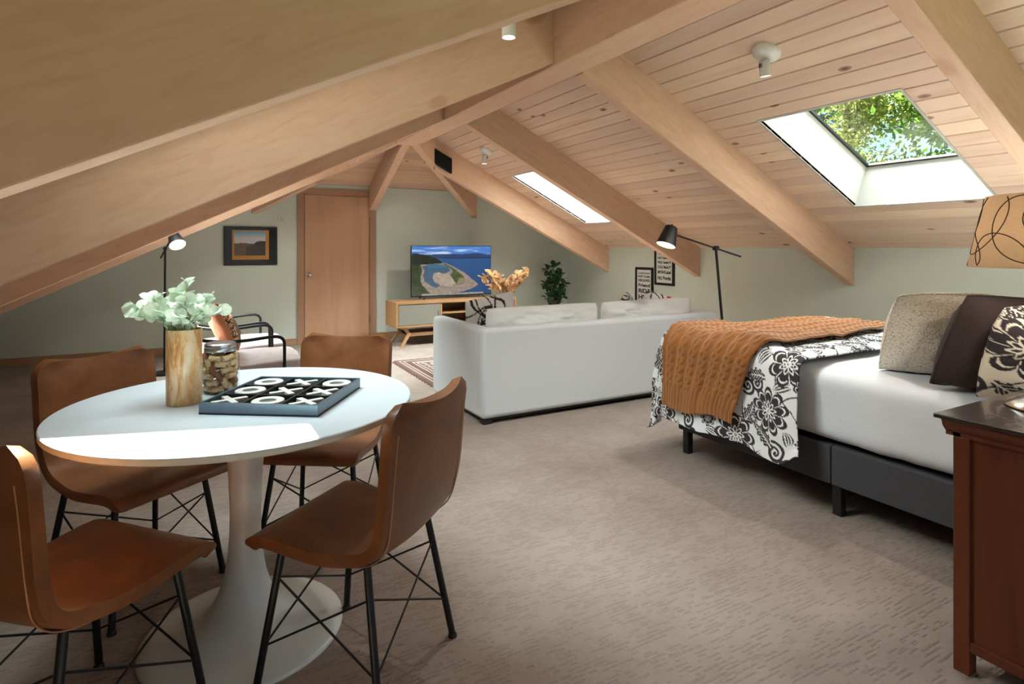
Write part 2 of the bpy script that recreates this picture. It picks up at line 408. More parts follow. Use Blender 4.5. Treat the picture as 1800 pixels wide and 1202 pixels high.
# ------------------------------------------------------------------ rafters and ridge
def rafter(pts, y0, y1, m, label):
    o = MB().prism(pts, lambda a, b, c: (a, c, b), y0, y1).build('ceiling_rafter', m, bevel=.006)
    return tag(o, label, 'rafter', 'timber roof rafters', 'structure')
RW0, RW1, RZ = 2.2, 2.46, 2.56
for y0, y1, lab, xs in ((-.6, -.5, 'sloping timber rafter nearest the camera over the nightstand', RW1), (1.4, 1.5, 'sloping timber rafter crossing the upper corner above the bedside lamp', RW1),
                    (3.41, 3.51, 'long pale sloping timber rafter between the two skylights, running down towards the bed', RW1), (5.38, 5.48, 'dark-topped timber rafter ending above the framed word prints', RW1), (7.24, 7.34, 'timber rafter carrying the black speaker, nearest the end wall', 2.72)):
    zb = lambda x: .94 + SL * (XW - x)
    rafter([(xs, zb(xs)), (XW, zb(XW)), (XW, zc(XW) + .012), (xs, zc(xs) + .012)], y0, y1, M_beam_r, lab)
for y0, y1, z0, k, lab, xe in ((-.6, -.5, 1.5, .495, 'timber rafter on the low side behind the camera', RW0), (1.42, 1.52, 1.565, .4835, 'massive dark brown rafter filling the upper corner over the table', RW0),
                       (3.39, 3.49, 1.502, .491, 'long light tan rafter sloping behind the dark foreground rafter', RW0), (5.37, 5.47, 1.47, .495, 'brown shaded rafter seen just beneath the long light tan rafter', RW0), (7.3, 7.4, 1.445, .49, 'thin pale rafter above the armchairs, nearest the door', 1.76)):
    zb = lambda x: z0 + k * x
    rafter([(XL, max(.02, zb(XL))), (xe, zb(xe)), (xe, zc(xe) + .012), (XL, zc(XL) + .012)], y0, y1, M_beam_l, lab)
tag(MB().box(RW0, RW1, YN, HY + .12, RZ, zc(RW0) - .004).build('ridge_beam', M_beam_y, bevel=.008), 'heavy horizontal timber ridge beam running under the roof peak', 'ridge beam', kind='structure')
def hip_rafter(x1, zb1, lab, m):
    p0 = Vector((XR, HY + .12, 0)) if x1 == XR else Vector((XR + (.11 if x1 > XR else -.11), HY + .11, 0)); p1 = Vector((x1, YF, 0)); d = (p1 - p0).normalized(); s = d.cross(Vector((0, 0, 1))) * .05
    z00 = 2.57; zt0 = hz(p0.y) + .015; zt1 = HZ + .015; vs = []
    for sg in (-1, 1):
        for p, z in ((p0, z00), (p1, zb1), (p1, zt1), (p0, zt0)): vs.append((p.x + sg * s.x, min(YF, p.y + sg * s.y), z))
    o = MB().add(vs, [(0,1,2,3),(7,6,5,4),(0,4,5,1),(1,5,6,2),(2,6,7,3),(3,7,4,0)]).build('ceiling_rafter', m, bevel=.005)
    tag(o, lab, 'rafter', 'timber roof rafters', 'structure')
hip_rafter(HX1, 1.78, 'short hip rafter running down to the end wall above the television', M_beam_r)
hip_rafter(HX0 + .04, 1.76, 'short hip rafter running down to the end wall above the framed picture', M_beam_l)
hip_rafter(XR, 1.84, 'short central rafter dropping to the end wall beside the door top', M_beam_y)

# ------------------------------------------------------------------ skylights
M_shaft = plain('skylight_shaft_paint', C(188, 184, 177), 0.7, var=0.015)
M_skyglass = glass('skylight_glass', (0.93, 0.97, 0.92, 1), 1.5)
M_skyframe = plain('skylight_frame', C(40, 44, 38), 0.5)
k = 0
for side in (1, -1):
    for (ya, yb) in SKY_Y:
        k += 1
        lab = {1: 'large square skylight over the bed with trees behind the glass', 2: 'skylight half hidden behind the rafter above the sofa', 3: 'skylight in the low slope above the dining table', 4: 'skylight in the low slope above the armchairs'}[k]
        t = thing('window_%d' % k, lab, 'skylight', kind='structure'); DP = .40; n = NR[side]
        xa, xb = SKY_X; th = .018
        for (p, q, r_, s_) in ((xa - th, xa, ya - th, yb + th), (xb, xb + th, ya - th, yb + th), (xa, xb, ya - th, ya), (xa, xb, yb, yb + th)):
            m = MB(); deck_box(m, side, p, q, r_, s_, -.004, DP); m.build('shaft_panel', M_shaft, t)
        fm = MB()
        for (p, q, r_, s_) in ((xa, xa + .022, ya, yb), (xb - .022, xb, ya, yb), (xa, xb, ya, ya + .022), (xa, xb, yb - .022, yb)): deck_box(fm, side, p, q, r_, s_, DP - .02, DP)
        fm.build('frame', M_skyframe, t)
        m = MB(); deck_box(m, side, xa + .02, xb - .02, ya + .02, yb - .02, DP - .012, DP - .006); m.build('pane', M_skyglass, t)

# ------------------------------------------------------------------ door
t = thing('door_1', 'flat tan wooden door with a chrome knob in the end wall', 'door', (0, YF, 0), kind='structure')
MB().box(DX0 + .012, DX1 - .012, -.005, .035, .012, DZ - .012).build('door_slab', M_door, t, bevel=.002)
MB().box(DX0 - .085, DX0 + .002, -.022, .0, 0, DZ - .002).build('casing', M_trimv, t, bevel=.003)
MB().box(DX1 - .002, DX1 + .085, -.022, .0, 0, DZ - .002).build('casing', M_trimv, t, bevel=.003)
MB().box(DX0 - .085, DX1 + .085, -.022, .0, DZ - .002, DZ + .082).build('casing', M_trim, t, bevel=.003)
MB().box(DX0, DX0 + .01, 0, .1, 0, DZ).box(DX1 - .01, DX1, 0, .1, 0, DZ).box(DX0, DX1, 0, .1, DZ - .01, DZ).box(DX0, DX1, .06, .1, 0, DZ).build('jamb', M_trimv, t)
M_chrome = plain('polished_chrome', C(190, 186, 180), 0.18, 1.0, var=0.03)
Mr = Matrix.Rotation(PI / 2, 4, 'X')
MB().lathe([(.0, .075), (.02, .073), (.028, .06), (.026, .045), (.012, .035), (.012, .008), (.032, .006), (.032, 0)], 24, Matrix.Translation((DX0 + .075, -.005, .94)) @ Mr).build('knob', M_chrome, t, 40)
for z in (.25, 1.75):
    MB().tube([(DX1 - .004, -.03, z), (DX1 - .004, -.03, z + .09)], .007).build('hinge', M_chrome, t, 40)

# ================================================================== THINGS
rnd = random.Random(7)
# ------------------------------------------------------------------ dining table
TX, TY, TZ = 0.174, 2.208, 0.789
M_lam = plain('white_laminate', C(186, 196, 205), 0.32, var=0.012, nscale=6)
M_edge = plain('worn_laminate_edge', C(200, 198, 188), 0.5, var=0.05, nscale=25)
M_ped = plain('white_enamel', C(206, 208, 206), 0.35, var=0.015, nscale=5)
t = thing('dining_table', 'round white pedestal dining table', 'table', (TX, TY, 0))
MB().lathe([(0, TZ - .002), (.548, TZ - .002), (.5565, TZ), (0.0, TZ + .0005)][::-1] if 0 else [(0, TZ), (.5555, TZ), (.5585, TZ - .003), (.5585, TZ - .006), (0, TZ - .006)], 96).build('tabletop', M_lam, t, 40)
MB().lathe([(0, TZ - .006), (.558, TZ - .006), (.558, TZ - .020), (.548, TZ - .026), (0, TZ - .026)], 96).build('edge_band', M_edge, t, 40)
ped = [(.32, 0.0), (.32, .006), (.312, .014), (.27, .022), (.20, .036), (.145, .06), (.11, .095), (.085, .14), (.066, .20), (.055, .27), (.05, .34), (.0495, .42), (.053, .52), (.06, .62), (.068, .70), (.074, TZ - .03), (.14, TZ - .027)]
MB().lathe(ped, 64).build('pedestal', M_ped, t, 45)

# ------------------------------------------------------------------ dining chairs
def leather_mat():
    t = NT('brown_leather'); v = t.coord()
    n = t.noise(v, 5, 5, 0.6, 0.6); f = t.noise(v, 60, 3)
    c = t.ramp(n, [(0.3, C(90, 53, 28)), (0.5, C(114, 69, 37)), (0.72, C(136, 88, 52))])
    c = t.mix(t.math('MULTIPLY', f, 0.25), c, C(80, 46, 24)); t.col(c)
    t.link(t.ramp(n, [(0.3, (.34, .34, .34)), (0.7, (.46, .46, .46))]), t.p.inputs['Roughness'])
    t.bump(t.noise(v, 260, 3), 0.12, 0.002); return t.m
M_leather = leather_mat()
M_stitch = plain('leather_stitching', C(160, 112, 74), 0.6)
M_blkmetal = plain('black_powder_coat', C(42, 42, 44), 0.38, 0.6, var=0.05)
def bez(P, n):
    P = [Vector(p) for p in P]; out = []
    for i in range(n + 1):                       # Catmull-Rom through all points
        u = i / n * (len(P) - 1); k = min(int(u), len(P) - 2); f = u - k
        a = P[max(k - 1, 0)]; b = P[k]; c = P[k + 1]; d = P[min(k + 2, len(P) - 1)]
        out.append(0.5 * ((2 * b) + (c - a) * f + (2 * a - 5 * b + 4 * c - d) * f * f + (3 * b - a - 3 * c + d) * f ** 3))
    return out
prof = bez([(0, -.262, .872), (0, -.246, .79), (0, -.232, .68), (0, -.218, .57), (0, -.20, .50), (0, -.165, .462), (0, -.11, .448), (0, -.02, .447), (0, .08, .456), (0, .16, .464), (0, .215, .462), (0, .248, .446), (0, .26, .418)], 44)
def shell_mesh():
    n = len(prof); nu = 17; P = np.zeros((n, nu, 3))
    L = [0]
    for i in range(1, n): L.append(L[-1] + (prof[i] - prof[i - 1]).length)
    for i in range(n):
        d = (prof[min(i + 1, n - 1)] - prof[max(i - 1, 0)]).normalized(); nn = Vector((0, -d.z, d.y))   # towards sitter
        w = .222
        if L[i] < .05: w = .222 - .05 + math.sqrt(max(0, .05 ** 2 - (.05 - L[i]) ** 2))
        e = L[-1] - L[i]
        if e < .04: w = .200 + .022 * math.sqrt(max(0, 1 - (1 - e / .04) ** 2))
        mid = math.exp(-((L[i] - .44) / .12) ** 2); w -= .012 * mid
        for j in range(nu):
            u = -1 + 2 * j / (nu - 1); q = prof[i] + nn * (.028 * u * u * (1 - min(1, L[i] / .6)) + .010 * u * u * mid)
            P[i, j] = (w * u, q.y, q.z)
    return grid_mesh('seat_shell', P)
shell = shell_mesh(); shell.materials.append(M_leather)
def make_chair(label, loc, face):
    t = thing('dining_chair', label, 'chair', loc, math.atan2(-face[0], face[1]), 'leather dining chairs around the round table')
    return t
def fill_chair(t):
    s = bpy.data.objects.new('seat_shell', shell); COL.objects.link(s); s.parent = t
    so = s.modifiers.new('thick', 'SOLIDIFY'); so.thickness = .034; so.offset = 1.0
    bv = s.modifiers.new('edge', 'BEVEL'); bv.width = .012; bv.segments = 3; bv.angle_limit = math.radians(50)
    # seam running round the edge of the shell
    for sg in (-1, 1):
        pts = []
        for i in range(3, 25):
            p = prof[i]; d = (prof[i + 1] - prof[i - 1]).normalized(); nn = Vector((0, -d.z, d.y))
            L = i / 44; pts.append((sg * (.200 - .012 * math.exp(-((L - .4) / .12) ** 2)), p.y + nn.y * (.028 * .81 * (1 - min(1, L * .9 / .6)) - .0352), p.z + nn.z * (.028 * .81 * (1 - min(1, L * .9 / .6)) - .0352)))
        MB().tube(pts, .0022, 6).build('seam', M_stitch, s, 60)
    top = [(sx * .165, sy) for sx in (-1, 1) for sy in (-.135, .165)]
    ft = {}; tp = {}
    for sx in (-1, 1):
        for sy, ty, fy in ((-1, -.14, -.215), (1, .155, .215)):
            a = Vector((sx * .168, ty, .43)); b = Vector((sx * .215, fy, .006)); tp[sx, sy] = a; ft[sx, sy] = b
            MB().tube([a, b], .0115, 12).build('leg', M_blkmetal, t, 50)
            MB().lathe([(.0, 0), (.015, 0), (.015, .008), (.012, .012), (0, .012)], 12, Matrix.Translation((b.x, b.y, 0))).build('foot_cap', M_blkmetal, t, 50)
    at = lambda k, z: tp[k] + (ft[k] - tp[k]) * ((.43 - z) / .424)
    for a, b in (((-1, -1), (1, -1)), ((-1, 1), (1, 1)), ((-1, -1), (-1, 1)), ((1, -1), (1, 1))):
        hi, lo = .33, .13
        MB().tube([at(a, hi), at(b, lo)], .0035, 6).build('cross_wire', M_blkmetal, t, 50)
        MB().tube([at(b, hi), at(a, lo)], .0035, 6).build('cross_wire', M_blkmetal, t, 50)
    MB().box(-.168, .168, -.15, -.13, .412, .43).box(-.168, .168, .145, .165, .412, .43).box(-.175, -.155, -.13, .145, .412, .43).box(.155, .175, -.13, .145, .412, .43).build('under_frame', M_blkmetal, t)
ch0 = make_chair('brown leather dining chair with its back to the bed, seat turned towards the table', (.48, 1.86, 0), (-.644, .766)); fill_chair(ch0)
for lab, loc, f in (('brown leather dining chair nearest the camera, cut off by the picture edge, with sunlit seat', (-.26, 1.93, 0), (.746, .665)),
                    ('brown leather dining chair behind the table in front of the black floor lamp', (-.175, 2.70, 0), (.58, -.815)),
                    ('brown leather dining chair behind the table facing the camera, before the door', (.555, 2.74, 0), (-.54, -.84))):
    c = clone(ch0); c['label'] = lab; c.location = loc; c.rotation_euler = (0, 0, math.atan2(-f[0], f[1]))

# ------------------------------------------------------------------ noughts and crosses tray
t = thing('game_tray', 'dark blue-grey square wooden tray with nine compartments on the round table', 'game board', (.297, 2.14, TZ), -math.radians(33.6))
M_tray = plain('tray_slate_paint', C(84, 104, 120), 0.3, 0.35, var=0.08, nscale=12)
M_trayin = plain('tray_black', C(26, 27, 29), 0.5)
h = .1925
MB().box(-h, h, -h, h, 0, .006).build('bottom', M_trayin, t)
for a in ((-h, h, -h, -h + .008), (-h, h, h - .008, h), (-h, -h + .008, -h + .008, h - .008), (h - .008, h, -h + .008, h - .008)): MB().box(*a, .0, .037).build('side', M_tray, t, bevel=.001)
for k in (-1, 1):
    p = k * h / 3
    MB().box(-h + .008, h - .008, p - .003, p + .003, .006, .034).build('divider', M_trayin, t)
    for q in range(3):
        y0 = -h + .008 if q == 0 else (-h / 3 + .003 if q == 1 else h / 3 + .003); y1 = (-h / 3 - .003 if q == 0 else (h / 3 - .003 if q == 1 else h - .008))
        MB().box(p - .003, p + .003, y0, y1, .006, .0338).build('divider', M_trayin, t)
M_pew = plain('brushed_pewter', C(190, 192, 190), 0.5, 0.0, var=0.05, nscale=60)
M_dish = plain('dark_pewter', C(96, 100, 100), 0.5, 0.0)
rows = ('XOX', 'OXX', 'OXO'); nm = ('front', 'middle', 'back'); cn = ('first', 'second', 'third')
Rm = Matrix.Translation((.297, 2.14, TZ)) @ Matrix.Rotation(-math.radians(33.6), 4, 'Z')
for r in range(3):
    for c in range(3):
        p = Rm @ Vector((-h * 2 / 3 + c * h * 2 / 3, -h * 2 / 3 + r * h * 2 / 3, .0062))
        ch = rows[r][c]
        if ch == 'O':
            q = thing('nought_piece', 'pewter O piece in the tray, %s in the %s row' % (cn[c], nm[r]), 'game piece', p, -math.radians(33.6), 'game pieces')
            MB().lathe([(.026, .0), (.050, .0), (.050, .025), (.048, .027), (.028, .027), (.026, .025), (.026, 0)], 40, close=True).build('ring', M_pew, q, 40)
            MB().lathe([(0, 0.001), (.0255, .001), (.0255, .020), (0, .020)], 32).build('centre', M_dish, q, 40)
        else:
            q = thing('cross_piece', 'pewter X piece in the tray, %s in the %s row' % (cn[c], nm[r]), 'game piece', p, -math.radians(33.6 + rnd.uniform(-5, 5)), 'game pieces')
            for a in (PI / 4, -PI / 4):
                m = Matrix.Rotation(a, 4, 'Z'); lift = 0
                if a > 0: MB().box(-.055, .055, -.010, .010, 0, .027, m).build('bar', M_pew, q, bevel=.0015)
                else:
                    MB().box(-.055, -.009, -.010, .010, 0, .027, m).build('bar', M_pew, q, bevel=.0015)
                    MB().box(.009, .055, -.010, .010, 0, .027, m).build('bar', M_pew, q, bevel=.0015)

# ------------------------------------------------------------------ vase with eucalyptus
def vase_mat():
    t = NT('brushed_copper_glaze'); v = t.coord()
    n = t.noise(t.mapping(v, scale=(24, 24, 6)), 1.0, 6, 0.75, 0.8); b = t.noise(t.mapping(v, scale=(12, 12, 5)), 1.0, 4, 0.6)
    c = t.ramp(n, [(0.28, C(150, 88, 42)), (0.42, C(192, 138, 82)), (0.52, C(216, 186, 138)), (0.66, C(212, 206, 192))])
    c = t.mix(t.ramp(b, [(0.5, (0, 0, 0)), (0.7, (.6, .6, .6))]), c, C(176, 104, 48)); t.col(c); t.set(Roughness=.28, Metallic=.0); return t.m
VX, VY = -.01, 2.265
t = thing('vase', 'tall cylindrical copper and cream glazed vase on the table', 'vase', (VX, VY, TZ))
MB().lathe([(0, 0), (.052, 0), (.0545, .003), (.0545, .247), (.053, .25), (.0505, .248), (.0505, .02), (0, .02)], 48).build('body', vase_mat(), t, 40)
def leaf_mesh(name, w, l, mat, cup=.15, tip=.0, nu=3, nv=7):
    P = np.zeros((nv, nu, 3))
    for i in range(nv):
        v = i / (nv - 1); hw = w / 2 * (math.sqrt(max(0, 1 - (2 * v - 1) ** 2)) ** (1 + tip * 1.5) if 0 < v < 1 else .05)
        for j in range(nu):
            u = -1 + 2 * j / (nu - 1); P[i, j] = (hw * u, l * v, cup * (abs(u) * hw) + .12 * l * math.sin(v * PI))
    me = grid_mesh(name, P); me.materials.append(mat); return me
def leaf_mat(name, a, b, edge=None, rough=.5, trans=.25):
    t = NT(name); v = t.coord()
    c = t.jitter(t.ramp(t.noise(v, 40, 3), [(0.35, a), (0.65, b)]), .12, .015)
    t.col(c); t.set(Roughness=rough)
    tl = t.node('ShaderNodeBsdfTranslucent'); t.link(c, tl.inputs[0]); mx = t.node('ShaderNodeMixShader'); mx.inputs[0].default_value = trans
    out = t.n['Material Output']; t.link(t.p.outputs[0], mx.inputs[1]); t.link(tl.outputs[0], mx.inputs[2]); t.link(mx.outputs[0], out.inputs[0]); return t.m
def frame_to(d, roll=0.0):
    d = Vector(d).normalized(); x = d.cross(Vector((0, 0, 1))); x = x.normalized() if x.length > .05 else Vector((1, 0, 0)); z = x.cross(d)
    return Matrix((x, d, z)).transposed().to_4x4() @ Matrix.Rotation(roll, 4, 'Y')
M_euc = leaf_mat('eucalyptus_leaf', C(184, 208, 182), C(228, 238, 222), trans=.2); M_eucst = plain('eucalyptus_stem', C(140, 176, 110), .6)
lm = leaf_mesh('leaf', .046, .046, M_euc, cup=.1, nu=5, nv=9)
t = thing('eucalyptus_bunch', 'bunch of pale green rounded eucalyptus leaves standing in the copper vase', 'plant', (VX, VY, TZ + .02))
st = MB(); leaves = []
tips = [(-.165, -.02, .325), (-.125, .05, .35), (-.085, -.04, .345), (-.04, .03, .355), (.01, .0, .40), (.03, -.05, .345), (.065, .03, .345), (.085, -.04, .315), (-.045, -.08, .315), (.03, -.09, .30), (-.10, .02, .305), (.10, .03, .30), (.0, .08, .33), (-.14, -.05, .30)]
RT = Vector((.8755, -.483, 0)); FWD = Vector((.483, .8755, 0))
for k, (a, b, z) in enumerate(tips):
    tip = RT * a + FWD * b + Vector((0, 0, z - .02)); base = Vector((tip.x * .12, tip.y * .12, .05)); mid = Vector((tip.x * .3, tip.y * .3, .235))
    cv = bez([base, mid, tip], 10); st.tube(cv, .0018, 5)
    for i in range(5, 11):
        p = cv[i]
        for s in (0, 1):
            if i == 5 and rnd.random() < .4: continue
            ang = (i * 1.4 + s * PI + k); out = Vector((math.cos(ang), math.sin(ang), rnd.uniform(-.1, .55)))
            leaves.append((p, out + (cv[i] - cv[i - 1]).normalized() * .5, rnd.uniform(.75, 1.1)))
st.build('stems', M_eucst, t, 60)
for p, d, s in leaves:
    shared('leaf', lm, t, None, mtx=Matrix.Translation(p) @ frame_to(d, rnd.uniform(-1.5, 1.5)) @ Matrix.Scale(s * .9, 4))

# ------------------------------------------------------------------ glass jar of corks
JX, JY = .105, 2.385
M_jar = glass('jar_glass', (.97, .99, .98, 1), 1.45)
t = thing('glass_jar', 'clear glass storage jar with silver lid, beside the copper vase', 'jar', (JX, JY, TZ))
MB().lathe([(0, 0.001), (.058, .001), (.064, .008), (.064, .125), (.058, .142), (.05, .15), (.05, .158), (.0475, .158), (.0475, .149), (.0555, .140), (.0615, .124), (.0615, .012), (.056, .006), (0, .006)], 48).build('body', M_jar, t, 50)
M_lid = plain('brushed_steel', C(176, 180, 184), .3, 1.0, var=.06, nscale=80)
MB().lathe([(0, .178), (.048, .178), (.0525, .174), (.0535, .166), (.052, .164), (.0535, .158), (.0535, .15), (.0525, .148), (.051, .148), (.051, .174), (0, .175)], 48).build('lid', M_lid, t, 40)
def cork_mat():
    t = NT('cork'); v = t.coord(); n = t.noise(v, 180, 3)
    c = t.ramp(n, [(0.35, C(186, 146, 104)), (0.6, C(228, 200, 160))]); r = t.rand()
    c = t.mix(t.math('MULTIPLY', t.math('GREATER_THAN', r, .72), .85), c, C(124, 62, 46)); t.col(c); t.set(Roughness=.85); return t.m
M_cork = cork_mat()
ck = MB().lathe([(0, -.019), (.0092, -.019), (.0105, -.0175), (.0105, .0175), (.0092, .019), (0, .019)], 12).mesh('cork'); ck.materials.append(M_cork)
n = 0
for layer in range(6):
    z = TZ + .0185 + layer * .0218
    ring = [(0.047, 7, layer * .5)] + [(.02, 2, layer)]
    for rr, cnt, ph in ring:
        for i in range(cnt):
            a = 2 * PI * i / cnt + ph
            o = bpy.data.objects.new('wine_cork', ck); COL.objects.link(o); o.location = (JX + rr * math.cos(a), JY + rr * math.sin(a), z)
            up = (i + layer) % 3 == 0
            o.rotation_euler = (PI / 2 + rnd.uniform(-.25, .25), 0, a + (0 if cnt == 7 else 1.2)) if not up else (rnd.uniform(.2, .7), 0, a)
            if cnt == 7: o.location.x -= .001
            tag(o, 'wine cork among those piled inside the clear glass jar', 'cork', 'wine corks in the jar')

# ------------------------------------------------------------------ pillows (shared builder)
def pillow(name, label, w, h, d, loc, yaw=0.0, lean=0.0, roll=0.0, mat=None, colfn=None, n=28, pinch=.07, seed=0, group=None, wrinkle=.006, cat='pillow', back=None, power=.5, sink=0.0, rnd_=.06):
    """stands on its lower edge; faces local +Y; lean tips the top backwards"""
    u = np.linspace(-1, 1, n); U, V = np.meshgrid(u, u, indexing='ij')
    X = w / 2 * U * (1 - pinch * (1 - V ** 2) * np.abs(U)); Z = h / 2 * V * (1 - pinch * (1 - U ** 2) * np.abs(V))
    X = X * (1 - rnd_ * V ** 4); Z = Z * (1 - rnd_ * U ** 4)
    T = d / 2 * (np.clip(1 - np.abs(U) ** 2.4, 0, 1) * np.clip(1 - np.abs(V) ** 2.4, 0, 1)) ** power
    wr = (fbm(U * 3 + 9, V * 3 + 5, seed) - .5) * 2 * wrinkle * 3 * (1 - np.maximum(abs(U), abs(V)) ** 6)
    t = thing(name, label, cat, loc, group=group)
    Mx = Matrix.Rotation(yaw, 4, 'Z') @ Matrix.Rotation(lean, 4, 'X') @ Matrix.Rotation(roll, 4, 'Y') @ Matrix.Translation((0, 0, h / 2))
    R3 = np.array(Mx)
    def side(sg, nm_, m):
        P = np.stack([X if sg > 0 else X[::-1], sg * (T if sg > 0 else T[::-1]) + (wr if sg > 0 else -wr[::-1]), Z], -1).reshape(-1, 3)
        P = P @ R3[:3, :3].T + R3[:3, 3]
        cl = None
        if colfn is not None: cl = colfn(((U if sg > 0 else U[::-1]) * w / 2).ravel(), (V * h / 2).ravel())
        me = grid_mesh(nm_, P.reshape(n, n, 3), cl); me.materials.append(m)
        o = bpy.data.objects.new(nm_, me); COL.objects.link(o); o.parent = t; return o, P
    f, P = side(1, 'front_panel', mat); b, Pb = side(-1, 'back_panel', back or mat)
    lo = min(P[:, 2].min(), Pb[:, 2].min()) + sink
    for o in (f, b):
        o.location.z -= lo; q = np.zeros(len(o.data.vertices) * 3, np.float32); o.data.vertices.foreach_get('co', q); q[2::3] = np.maximum(q[2::3], lo + .002 * np.random.default_rng(1).random(len(q) // 3)); o.data.vertices.foreach_set('co', q)
    G = P.reshape(n, n, 3); edge = [G[i, 0] for i in range(n)] + [G[n - 1, j] for j in range(1, n)] + [G[i, n - 1] for i in range(n - 2, -1, -1)] + [G[0, j] for j in range(n - 2, 0, -1)]
    e = MB().tube([Vector(p) for p in edge] + [Vector(edge[0])], .004, 6, False).build('piping', back or mat, t, 60) if colfn is None else None
    if e:
        e.location.z -= lo
        for vv in e.data.vertices: vv.co.z = max(vv.co.z, lo)
    return t
def boucle(name, c, sc=260, st=.5):
    t = NT(name); v = t.coord(); n = t.noise(v, sc, 3, .6); b = t.noise(v, 6, 3)
    t.col(t.mix(t.math('MULTIPLY', n, .35), c, tuple(x * .84 for x in c[:3]) + (1,))); t.set(Roughness=.95); t.p.inputs['Sheen Weight'].default_value = .15
    t.bump(n, st, .006); return t.m

# ------------------------------------------------------------------ sofa
M_boucle = boucle('white_boucle', C(214, 217, 222)); M_cush = boucle('white_linen', C(226, 226, 226), 420, .2)
M_blk = plain('black_plastic', C(24, 24, 25), .5)
SX0, SX1, SY0, SY1, SH = 1.89, 4.345, 3.88, 4.88, .715
t = thing('sofa', 'long white boucle sofa seen from behind, facing the television', 'sofa', ((SX0 + SX1) / 2, SY0, 0))
hw = (SX1 - SX0) / 2; D = SY1 - SY0
MB().box(-hw, hw, 0, .12, .045, SH).build('back', M_boucle, t, 60, bevel=.035, seg=4)
for s in (-1, 1): MB().box(*sorted((s * hw, s * (hw - .115))), .07, D, .045, SH).build('arm', M_boucle, t, 60, bevel=.032, seg=4)
MB().box(-hw + .10, hw - .10, .1, D - .02, .05, .30).build('base', M_boucle, t, 60, bevel=.02, seg=3)
for s in (-1, 1): MB().box(*sorted((s * .004, s * (hw - .118))), .28, D - .02, .30, .46).build('seat_cushion', M_cush, t, 60, bevel=.04, seg=4)
for sx in (-1, 1):
    for y in (.06, D - .08): MB().box(sx * (hw - .06) - .035, sx * (hw - .06) + .035, y - .035, y + .035, 0, .05).build('foot', M_blk, t, bevel=.004)
MB().box(-hw + .03, hw - .03, .03, D - .04, .028, .046).build('underside', M_blk, t)
for s, lab in ((-1, 'white linen back cushion on the sofa, the one beside the patterned pillow'), (1, 'white linen back cushion on the sofa, the one nearest the low wall')):
    pillow('back_cushion', lab, hw - .125, .39, .17, ((SX0 + SX1) / 2 + s * (hw - .118) / 2, SY0 + .215, .462), 0, .02, 0, M_cush, n=40, pinch=.035, seed=3 + s, group='sofa back cushions', wrinkle=.016, cat='cushion', power=.42)

def abstract_cols(seed, red=False):
    def f(x, y):
        c = np.tile(lin(226, 224, 220), (len(x), 1)); n1 = fbm(x * 5 + seed, y * 5, seed, 2)
        ink = np.zeros(len(x), bool); r = random.Random(seed)
        for k in range(12):
            a, b = r.uniform(-.2, .2), r.uniform(-.2, .2); rr = r.uniform(.05, .13); th = r.uniform(.004, .010); q = r.uniform(.5, 1.6)
            d = np.hypot((x - a) * q, y - b + .05 * np.sin(x * 14 + k)) - rr; ink |= np.abs(d) < th
        d = np.hypot((x + .03) / 1.5, y + .05) - .045; ink |= d < 0
        c[n1 > .62] = lin(196, 194, 190); c[ink] = lin(38, 36, 38)
        if red:
            d = np.hypot(x - .03, (y - .1) / 1.6); c[d < .06] = lin(178, 40, 36); c[(np.abs(x * .8 - y + .05) < .025)] = lin(40, 38, 38)
        return c
    return f
M_print = vcol('printed_cotton', .85, bump=.15)
pillow('throw_pillow', 'white throw pillow with black abstract brush lines at the sofa end by the television',   .48, .46, .16, (2.262, 4.48, .462), .06, .26, -.16, M_print, abstract_cols(4), 60, group='sofa throw pillows', seed=11)
pillow('throw_pillow', 'white throw pillow with grey and black lines lying low behind the sofa cushion',   .46, .38, .15, (3.72, 4.56, .462), .7, .25, .25, M_print, abstract_cols(9), 60, group='sofa throw pillows', seed=12)
pillow('throw_pillow', 'white throw pillow with red and black brush strokes under the framed word prints',   .46, .38, .16, (4.0, 4.40, .462), -.35, .30, .30, M_print, abstract_cols(14, True), 60, group='sofa throw pillows', seed=13)

# ------------------------------------------------------------------ rug
def rug_cols(x, y):
    base = np.tile(lin(98, 70, 62), (len(x), 1)); e = np.minimum(np.minimum(x, 2.3 - x), np.minimum(y, 1.62 - y))
    for a in (.05, .09, .17, .21, .33, .37): base[np.abs(e - a) < .007] = lin(190, 178, 168)
    base[(e > .11) & (e < .155)] = lin(84, 58, 54)
    zig = np.abs(((x + y) * 9) % 1 - .5) < .2; base[(e > .25) & (e < .30) & zig] = lin(196, 182, 170)
    return base * (0.85 + .3 * fbm(x * 60, y * 60, 2, 2))[:, None]
nu, nv = 230, 160; u = np.linspace(0, 2.3, nu); v = np.linspace(0, 1.62, nv); U, V = np.meshgrid(u, v, indexing='ij')
P = np.stack([U, V, .010 + .003 * fbm(U * 4, V * 4, 5)], -1); sc = .03 * np.abs(np.sin(V * PI / .085)); P[0, :, 0] -= sc[0]; P[:, -1, 1] += .02 * np.abs(np.sin(U[:, -1] * PI / .085)); P[0, :, 2] = .004
me = grid_mesh('area_rug', P, rug_cols(U.ravel(), V.ravel())); me.materials.append(vcol('woven_wool_rug', .95, bump=.3))
o = bpy.data.objects.new('area_rug', me); COL.objects.link(o); o.location = (2.03, 4.95, 0.001); o.rotation_euler = (0, 0, math.radians(-1.5))
so = o.modifiers.new('thick', 'SOLIDIFY'); so.thickness = .008; so.offset = -1
tag(o, 'brown striped flatwoven rug with a scalloped edge before the television stand', 'rug')

